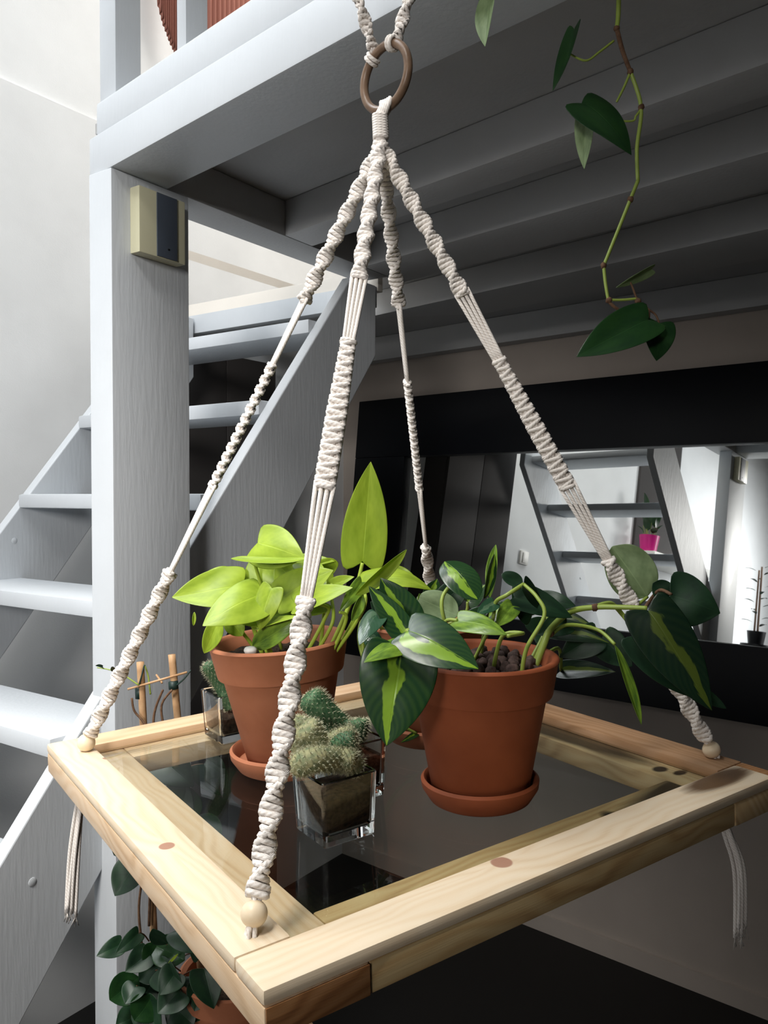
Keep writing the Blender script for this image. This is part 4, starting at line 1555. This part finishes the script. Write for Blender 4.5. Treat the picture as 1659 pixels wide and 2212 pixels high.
def cactus_arm(root, pts, rad, m, woolly=False, nsp=260, name='cactus_stem', label=None):
    pts = smooth_pts(pts, 8)
    n = len(pts)
    seg = 26
    rr = []
    for i in range(n):
        f = i / (n - 1)
        rr.append(rad * math.sqrt(max(0.02, 1 - max(0, (f - 0.82) / 0.19) ** 2)) * (0.90 + 0.12 * math.sin(f * 2.5)))
    mb = MB()
    vs, fs, nrm = [], [], []
    ref = Vector((0.2, 0.1, 1)).normalized()
    for i, p in enumerate(pts):
        a = pts[max(0, i - 1)]
        b = pts[min(n - 1, i + 1)]
        t = (b - a).normalized()
        x = (ref - t * ref.dot(t)).normalized()
        y = t.cross(x)
        for k in range(seg):
            a_ = 2 * math.pi * k / seg
            tub = 1 + 0.13 * (1 if (k + i) % 2 else -0.5)
            d = x * math.cos(a_) + y * math.sin(a_)
            vs.append(p + d * rr[i] * tub)
            nrm.append((d + t * 0.1).normalized())
    for i in range(n - 1):
        for k in range(seg):
            k2 = (k + 1) % seg
            fs.append([i * seg + k, i * seg + k2, (i + 1) * seg + k2, (i + 1) * seg + k])
    fs.append([(n - 1) * seg + k for k in range(seg)])
    fs.append(list(range(seg))[::-1])
    mb.add(vs, fs)
    o = mb.build(name, m, root, label=label)
    sp = MB()
    vv, ff = [], []
    for i in range(n):
        for k in range(seg):
            if (k + i) % 2 == 0:
                continue
            b = vs[i * seg + k]
            d0 = nrm[i * seg + k]
            for q in range(9 if woolly else 6):
                ln = random.uniform(0.0025, 0.0045) if woolly else random.uniform(0.003, 0.006)
                d = (d0 + Vector((random.uniform(-1, 1), random.uniform(-1, 1), random.uniform(-1, 1))) * (0.9 if woolly else 0.55)).normalized()
                w = d.orthogonal().normalized() * (0.00018 if woolly else 0.00016)
                j = len(vv)
                vv += [b + w, b - w, b + d * ln]
                ff.append([j, j + 1, j + 2])
    sp.add(vv, ff)
    sp.build('spines', M['spine'], o, smooth=False, kind='stuff')
    return o


def jar_frac(px, py, h=GT):
    return uv_on(px, py, h)


# near jar
ju, jv = uv_on(812, 1801, GT)
js = 0.0545
ju0, jv0 = ju - js, jv
root1 = thing('cactus_jar', T(ju0 + js / 2, jv0 + js / 2, GT), 'square glass jar with creeping woolly cactus, in front of the others', 'cactus')
jar(ju0, jv0, js, 0.060, root1)
dj1 = T(ju0 + js / 2, jv0 + js / 2).y
pal, drk = M['cactus_pale'], M['cactus_dark']
cactus_arm(root1, [at(770, 1652, dj1), at(720, 1640, dj1 - 0.02), at(672, 1642, dj1 - 0.035), at(634, 1662, dj1 - 0.03)], 0.0098, pal, True)
cactus_arm(root1, [at(700, 1650, dj1), at(740, 1640, dj1 - 0.015), at(768, 1650, dj1 - 0.02)], 0.0090, pal, True)
cactus_arm(root1, [at(692, 1640, dj1 + 0.005), at(676, 1600, dj1 + 0.005), at(655, 1565, dj1)], 0.0125, pal, True)
cactus_arm(root1, [at(662, 1640, dj1 + 0.01), at(645, 1590, dj1 + 0.012), at(648, 1548, dj1 + 0.01)], 0.0095, pal, True)
cactus_arm(root1, [at(700, 1632, dj1 + 0.015), at(722, 1606, dj1 + 0.01), at(772, 1590, dj1 + 0.005)], 0.0100, pal, True)
cactus_arm(root1, [at(722, 1622, dj1 + 0.01), at(738, 1606, dj1), at(770, 1598, dj1 - 0.003)], 0.0085, drk, True)
# second jar behind it
ku, kv = uv_on(832, 1717, GT)
ks = 0.0545
root2 = thing('cactus_jar', T(ku - ks / 2, kv + ks / 2, GT), 'glass jar with long green cactus, behind the front cactus jar', 'cactus')
jar(ku - ks, kv, ks, 0.060, root2)
dj2 = T(ku - ks / 2, kv + ks / 2).y
cactus_arm(root2, [at(770, 1615, dj2), at(735, 1575, dj2), at(690, 1530, dj2 - 0.01), at(664, 1498, dj2 - 0.012)], 0.0125, drk)
cactus_arm(root2, [at(770, 1612, dj2), at(755, 1582, dj2 - 0.005), at(752, 1558, dj2)], 0.0095, drk)
cactus_arm(root2, [at(755, 1600, dj2 - 0.004), at(775, 1575, dj2 - 0.01), at(776, 1552, dj2 - 0.01)], 0.0088, drk)
cactus_arm(root2, [at(725, 1610, dj2), at(712, 1580, dj2 - 0.01), at(700, 1560, dj2 - 0.01)], 0.0085, drk)
# third jar at the left rear
lu, lv = uv_on(467, 1601, GT)
ls = 0.0545
root3 = thing('cactus_jar', T(lu + ls / 2, lv + ls / 2 - 0.02, GT), 'glass jar partly hidden at the left of the lime plant', 'cactus')
jar(lu - 0.002, lv - 0.02, ls, 0.060, root3, soil_h=0.5)
dj3 = T(lu + ls / 2, lv).y
cactus_arm(root3, [at(500, 1530, dj3), at(475, 1475, dj3), at(446, 1432, dj3 - 0.01)], 0.0085, drk)
cactus_arm(root3, [at(505, 1520, dj3 + 0.01), at(490, 1490, dj3 + 0.01), at(470, 1468, dj3)], 0.007, drk)
# fourth: spiky cactus just showing behind the plants at the back cord
root4 = thing('cactus_jar', T(TB - 0.135, TA - 0.115, GT), 'green cactus in a jar at the back corner, peeping behind the leaves', 'cactus')
jar(TB - 0.135 - 0.027, TA - 0.115 - 0.027, 0.0545, 0.060, root4)
p4 = T(TB - 0.135, TA - 0.115, GT + 0.045)
cactus_arm(root4, [p4, p4 + Vector((0.0, 0, 0.06)), p4 + Vector((-0.006, 0, 0.115))], 0.013, drk)

# ------------------------------------------------------------------ trellised climber behind the tray
dT = 1.16
tp = at(505, 2095, dT)
standz = tp.z - 0.115
c0 = Vector((tp.x, dT, standz))
stool = thing('plant_stool', Vector((c0.x, c0.y, 0)), 'small round plant stool under the climbing plant', 'stool')
mb = MB()
lathe(mb, Vector((c0.x, c0.y, standz - 0.022)), [(0.0005, 0), (0.12, 0), (0.125, 0.004), (0.125, 0.018), (0.12, 0.0215), (0.0005, 0.0215)], UPV, 40, False)
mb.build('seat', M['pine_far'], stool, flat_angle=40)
for k in range(3):
    a_ = k * 2.094 + 0.4
    mb = MB()
    tube(mb, [Vector((c0.x + 0.09 * math.cos(a_), c0.y + 0.09 * math.sin(a_), standz - 0.022)), Vector((c0.x + 0.14 * math.cos(a_), c0.y + 0.14 * math.sin(a_), 0))], 0.012, 12)
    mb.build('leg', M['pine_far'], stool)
rootT = thing('climbing_plant', c0, 'climber with shade in its leaf colours, tied to bamboo canes in a terracotta pot, below the tray', 'potted plant')
mb = MB()
lathe(mb, c0, [(0.0005, 0.0005), (0.05, 0.0005), (0.068, 0.085), (0.074, 0.085), (0.078, 0.115), (0.074, 0.117), (0.068, 0.113), (0.066, 0.10), (0.0005, 0.10)], UPV, 56, False)
mb.build('pot', M['terracotta'], rootT, flat_angle=45)
mb = MB()
ball(mb, c0 + Vector((0, 0, 0.098)), 0.062, 24, 10, (1, 1, 0.10), 0.1, 4)
mb.build('soil', M['soil'], rootT)
zpot = c0 + Vector((0, 0, 0.1))


def cane(pxb, pxt, yt, d, name='cane'):
    top = at(pxt, yt, d)
    bot = at(pxb, 2140, d)
    bot = Vector((bot.x, d, zpot.z - 0.005))
    mb = MB()
    n = 40
    pts, rr = [], []
    for i in range(n + 1):
        f = i / n
        pts.append(bot + (top - bot) * f)
        k = (f * 5.3 + 0.35) % 1.0
        rr.append(0.0054 * (1.12 if k < 0.05 else 1.0))
    tube(mb, pts, rr, 12)
    mb.build(name, M['bamboo'], rootT)
    return bot, top


cane(338, 303, 1430, dT)
cane(436, 371, 1414, dT + 0.01)
mb = MB()
tube(mb, [at(276, 1489, dT - 0.008), at(404, 1452, dT - 0.004)], 0.0016, 8)
mb.build('skewer', M['bamboo'], rootT)
mb = MB()
tube(mb, [at(338, 1458, dT + 0.02), at(350, 1475, dT)], 0.0016, 8)
mb.build('skewer', M['bamboo'], rootT)
for (x, y, h) in ((303, 1496, 24), (375, 1480, 16)):
    mb = MB()
    tube(mb, [at(x - 1, y - h / 2, dT + 0.002), at(x, y + h / 2, dT + 0.002)], 0.0072, 10)
    mb.build('plant_tie', M['tie'], rootT)
mb = MB()
tube(mb, smooth_pts([at(299, 1485, dT - 0.006), at(306, 1460, dT - 0.008), at(312, 1436, dT - 0.006)], 4), 0.0013, 5)
tube(mb, smooth_pts([at(382, 1480, dT - 0.004), at(398, 1466, dT - 0.006), at(412, 1448, dT - 0.006)], 4), 0.0013, 5)
mb.build('tie_end', M['tie'], rootT)
bk = M['bark']
for pts in ([(285, 1508), (290, 1535), (310, 1560), (330, 1600), (320, 1700), (325, 1850), (322, 2000)],
            [(372, 1490), (350, 1520), (352, 1560), (370, 1620), (360, 1750), (390, 1900), (410, 2050)],
            [(352, 1490), (336, 1530), (332, 1570), (345, 1640)],
            [(310, 1880), (300, 1960), (306, 2040)]):
    ST(rootT, bk, [(x, y, dT - 0.012) for x, y in pts], (0.0016, 0.002))
ST(rootT, sg, [(325, 1500, dT), (320, 1460, dT), (312, 1436, dT)], (0.0014, 0.001))
ST(rootT, sg, [(300, 1480, dT - 0.01), (255, 1452, dT - 0.01), (210, 1442, dT - 0.01)], (0.0012, 0.0008))
vl, dk = M['vine_leaf'], M['dark_leaf']  # dark leaf colours paint in the shade below the tray
leafs = [((222, 1441), (206, 1438), 8), ((250, 1450), (240, 1442), 8),
         ((290, 1872), (248, 1936), 62), ((292, 1800), (246, 1848), 60), ((262, 2040), (208, 2066), 34), ((330, 2040), (400, 2075), 56),
         ((300, 2015), (250, 2060), 30), ((372, 2120), (408, 2170), 56), ((440, 2092), (462, 2180), 58), ((300, 2110), (236, 2160), 60),
         ((380, 2100), (345, 2150), 50), ((360, 2040), (330, 2005), 34), ((410, 2060), (440, 2010), 40), ((330, 2150), (290, 2205), 60),
         ((400, 2160), (360, 2212), 60), ((470, 2160), (510, 2205), 70), ((350, 1640), (420, 1700), 66), ((410, 1700), (380, 1780), 70),
         ((440, 1650), (480, 1720), 60), ((330, 1660), (312, 1700), 40), ((360, 1700), (420, 1760), 60), ((430, 1760), (470, 1830), 60),
         ((320, 2060), (270, 2100), 46), ((420, 2130), (470, 2110), 40), ((310, 2170), (350, 2230), 60), ((450, 1560), (474, 1600), 24),
         ((380, 2010), (420, 2060), 44), ((350, 2080), (300, 2120), 44), ((410, 2190), (450, 2240), 60), ((460, 2100), (430, 2150), 50),
         ((340, 2095), (395, 2130), 56), ((300, 2190), (250, 2215), 50), ((390, 2140), (340, 2190), 60), ((430, 2160), (395, 2205), 60), ((330, 2120), (300, 2170), 56),
         ((370, 2170), (420, 2215), 60), ((295, 2130), (270, 2170), 44), ((345, 2040), (312, 2085), 44), ((440, 2130), (420, 2185), 54), ((300, 1700), (345, 1740), 50)]
for i, (b, t, w) in enumerate(leafs):
    dd = dT - 0.02 - 0.05 * random.random()
    nn = (random.uniform(-0.5, 0.5), -0.9, random.uniform(0.1, 0.7))
    LF(rootT, vl if i % 4 == 1 else dk, b, dd, t, dd - 0.02, w * 1.25, nn, shape='lance' if i % 2 else 'heart', bend=0.05)
    cx_ = 322 if b[0] < 350 else 390
    if i > 1:
        ST(rootT, bk, [(cx_, b[1] + 18, dT - 0.01), ((cx_ + b[0]) / 2, b[1] + 4, dT - 0.02), (b[0], b[1], dd)], (0.0011, 0.0009), 'leaf_stalk')
LF(rootT, Li, (385, 2060), dT - 0.06, (362, 2084), dT - 0.06, 6, (0, -1, 0), shape='lance')
LF(rootT, Li, (360, 2120), dT - 0.06, (350, 2150), dT - 0.06, 14, (0, -1, 0), shape='lance')

# ------------------------------------------------------------------ vine hanging top right
dH = 1.02
hk = at(1338, -60, dH)
rootH = thing('hanging_vine', at(1338, -120, dH), 'dark green vine trailing down at the upper right, thin and crooked', 'vine')
H_ = lambda *p: [(x, y, dH) for x, y in p]
ST(rootH, sg, H_((1340, -160), (1336, 20), (1332, 60)), (0.0032, 0.0028), 'vine')
ST(rootH, bk, H_((1332, 60), (1345, 110), (1362, 155)), (0.0030, 0.0026), 'vine')
ST(rootH, sg, H_((1362, 155), (1385, 232), (1376, 320), (1378, 390)), (0.0026, 0.0024), 'vine')
ST(rootH, sg, H_((1378, 390), (1362, 430), (1338, 490), (1304, 574)), (0.0024, 0.0022), 'vine')
ST(rootH, sg, H_((1304, 574), (1308, 612), (1314, 648)), (0.0022, 0.002), 'vine')
ST(rootH, sg, H_((1314, 648), (1345, 648), (1376, 645)), (0.0018, 0.0016), 'vine')
ST(rootH, bk, H_((1314, 650), (1326, 662), (1336, 668)), (0.0022, 0.0018), 'leaf_stalk')
ST(rootH, bk, H_((1376, 648), (1368, 625), (1362, 610)), (0.0014, 0.0012), 'leaf_stalk')
ST(rootH, sg, H_((1326, 88), (1295, 112), (1265, 131), (1228, 115)), (0.0016, 0.0013), 'leaf_stalk')
ST(rootH, sg, H_((1362, 155), (1348, 188), (1332, 220)), (0.0018, 0.0015), 'leaf_stalk')
ST(rootH, sg, H_((1385, 235), (1374, 250), (1360, 262), (1270, 255)), (0.0015, 0.0013), 'leaf_stalk')
for p in ((1332, 62), (1362, 155), (1385, 232), (1362, 430), (1304, 574), (1315, 649), (1378, 650)):
    ball(MB(), at(*p, dH), 0.0040, 10, 7, (1, 1, 1), 0.3, p[0]).build('stem_node', bk, rootH)
ST(rootH, sg, H_((1338, -120), (1200, -90), (1090, -40), (1066, -8)), (0.0016, 0.0013), 'leaf_stalk')
LF(rootH, M['pale_leaf'], (1062, -8), dH - 0.02, (1049, 102), dH - 0.03, 60, (-0.75, -0.6, 0.3), fold=0.35, bend=0.05, label='pale glossy leaf at the top edge')
LF(rootH, vl, (1240, 62), dH, (1192, 195), dH - 0.02, 46, (-0.8, -0.6, 0.2), fold=0.4, bend=-0.05)
LF(rootH, vl, (1256, 222), dH - 0.01, (1362, 340), dH - 0.03, 92, (-0.1, -0.8, 0.6), fold=-0.15, bend=0.12)
LF(rootH, M['pale_leaf'], (1265, 250), dH + 0.01, (1262, 366), dH, 44, (-0.6, -0.75, 0.1), fold=0.3)
LF(rootH, vl, (1402, 690), dH - 0.01, (1244, 773), dH - 0.03, 100, (-0.1, -0.9, 0.3), fold=0.08, bend=0.06, label='largest leaf of the vine, pointing left')
LF(rootH, vl, (1424, 698), dH, (1418, 780), dH - 0.01, 74, (0.15, -0.95, 0.2), fold=0.1)
LF(rootH, M['pale_leaf'], (1408, 582), dH, (1330, 622), dH, 34, (0.1, -0.5, -0.8), fold=0.2)
ST(rootH, bk, H_((1378, 650), (1400, 668), (1402, 690)), (0.0014, 0.0012), 'leaf_stalk')
ST(rootH, bk, H_((1400, 668), (1416, 680), (1424, 698)), (0.0014, 0.0012), 'leaf_stalk')
# ------------------------------------------------------------------ things the mirror shows, standing off to the left
def mirror_hit(px, py, plane_pt=None, plane_n=None, total=None):
    d = ray(px, py).normalized()
    q0 = MT + nt * 0.012
    t = (q0 - EYE).dot(nt) / d.dot(nt)
    h = EYE + d * t
    r = d - nt * 2 * d.dot(nt)
    if total:
        return h + r * (total - t)
    return h + r * ((plane_pt - h).dot(plane_n) / r.dot(plane_n))


WL = SP(0, TW, 0)
ca, cb = mirror_hit(1384, 970, WL, e1), mirror_hit(1446, 1222, WL, e1)


def lw_box(sa, sb, za, zb, ta, tb, m, name, parent, bev=0.003):
    m_ = MB()
    box_pts(m_, [SP(sa, TW - ta, za), SP(sb, TW - ta, za), SP(sb, TW - tb, za), SP(sa, TW - tb, za),
                 SP(sa, TW - ta, zb), SP(sb, TW - ta, zb), SP(sb, TW - tb, zb), SP(sa, TW - tb, zb)], bev)
    return m_.build(name, m, parent, flat_angle=40)


s_of = lambda p: (p - P).dot(e2)
sa, sb = sorted((s_of(ca), s_of(cb)))
zlo, zhi = cb.z - E, ca.z - E + 0.25
win = thing('window_blind', SP((sa + sb) / 2, TW, zlo), 'tall dark blind on the white wall, seen only in the mirror', 'blind')
lw_box(sa, sb, zlo, zhi, 0.02, 0.0005, M['dark_cloth'], 'cloth', win)
lw_box(sa - 0.02, sb + 0.02, zhi, zhi + 0.04, 0.03, 0.0005, M['plastic_white'], 'headrail', win)
m_sill = MB()
o = lw_box(sa - 0.25, sb + 0.15, zlo - 0.06, zlo - 0.002, 0.26, 0.0005, M['plastic_white'], 'wall_shelf', None)
tag(o, 'white shelf on the left wall, seen in the mirror under the magenta pot', 'shelf')
pp = mirror_hit(1400, 1190, SP(0, TW - 0.13, 0), e1)
s_p = s_of(pp)
pb = SP(s_p, TW - 0.13, zlo - 0.002)
mp_ = thing('magenta_pot_plant', pb, 'green plant in a magenta pot on the white shelf, seen in the mirror', 'potted plant')
mb = MB()
k_ = 0.068
lathe(mb, pb, [(0.0005, 0.0005), (k_ * 0.75, 0.0005), (k_, 0.125), (k_ * 0.92, 0.125), (k_ * 0.86, 0.11), (0.0005, 0.11)], UPV, 32, False)
mb.build('pot', M['magenta'], mp_, flat_angle=40)
for k in range(12):
    a_ = k * 2.4
    b_ = pb + Vector((0, 0, 0.118)) + Vector((math.cos(a_), math.sin(a_), 0)) * 0.02
    t_ = b_ + Vector((math.cos(a_) * 0.07, math.sin(a_) * 0.07, 0.05 + 0.022 * k))
    leaf(mp_, b_ + (t_ - b_) * 0.35, t_, 0.055, (math.cos(a_) * -0.3, math.sin(a_) * -0.3, 1), vl, bend=0.1, shape='lance')
    stem(mp_, [b_ - Vector((0, 0, 0.02)), b_ + (t_ - b_) * 0.4], (0.002, 0.0015), sg)
# light switch
q_ = mirror_hit(1130, 1205, WL, e1)
s_q, z_q = s_of(q_), q_.z - E
sw = thing('light_switch', SP(s_q, TW, z_q - 0.04), 'white light switch on the left wall, seen in the mirror left of the stair', 'switch')
lw_box(s_q - 0.04, s_q + 0.04, z_q - 0.04, z_q + 0.04, 0.010, 0.0005, M['plastic_white'], 'plate', sw)
lw_box(s_q - 0.018, s_q + 0.018, z_q - 0.03, z_q + 0.03, 0.014, 0.0101, M['plastic_white'], 'rocker', sw, 0.001)
# slim cane plant on a stand
mt_, mbm = mirror_hit(1632, 1222, total=6.3), mirror_hit(1632, 1392, total=6.3)
base_ = Vector((mbm.x, mbm.y, mbm.z))
cp = thing('cane_plant', base_, 'slim cane-stemmed plant in a dark pot on a stand, seen at the mirror right edge', 'potted plant')
mb = MB()
lathe(mb, base_, [(0.0005, 0.0005), (0.05, 0.0005), (0.062, 0.09), (0.056, 0.09), (0.05, 0.08), (0.0005, 0.08)], UPV, 32, False)
mb.build('pot', M['black_frame'], cp, flat_angle=40)
hh = (mt_ - mbm).length
for k in range(3):
    of = Vector((0.014 * math.cos(k * 2.1), 0.014 * math.sin(k * 2.1), 0))
    stem(cp, [base_ + of + Vector((0, 0, 0.07)), base_ + of * 0.8 + Vector((0, 0, hh * (0.9 + 0.05 * k)))], (0.007, 0.006), bk, 'cane')
for k in range(16):
    a_ = k * 2.4
    z_ = 0.12 + (hh - 0.1) * k / 16
    b_ = base_ + Vector((0.01 * math.cos(a_), 0.01 * math.sin(a_), z_))
    t_ = b_ + Vector((0.10 * math.cos(a_), 0.10 * math.sin(a_), 0.015))
    leaf(cp, b_ + (t_ - b_) * 0.2, t_, 0.03, (0, 0, 1), dk, bend=0.1, shape='lance')
st_ = thing('plant_stand', Vector((base_.x, base_.y, 0)), 'dark slender plant stand under the cane plant', 'stand')
mb = MB()
lathe(mb, Vector((base_.x, base_.y, base_.z - 0.02)), [(0.0005, 0), (0.1, 0), (0.1, 0.0195), (0.0005, 0.0195)], UPV, 32, False)
mb.build('top', M['black_frame'], st_, flat_angle=40)
for k in range(3):
    a_ = k * 2.094
    mb = MB()
    tube(mb, [Vector((base_.x + 0.07 * math.cos(a_), base_.y + 0.07 * math.sin(a_), base_.z - 0.02)), Vector((base_.x + 0.12 * math.cos(a_), base_.y + 0.12 * math.sin(a_), 0))], 0.009, 10)
    mb.build('leg', M['black_frame'], st_)
#, above the frame on the beam front
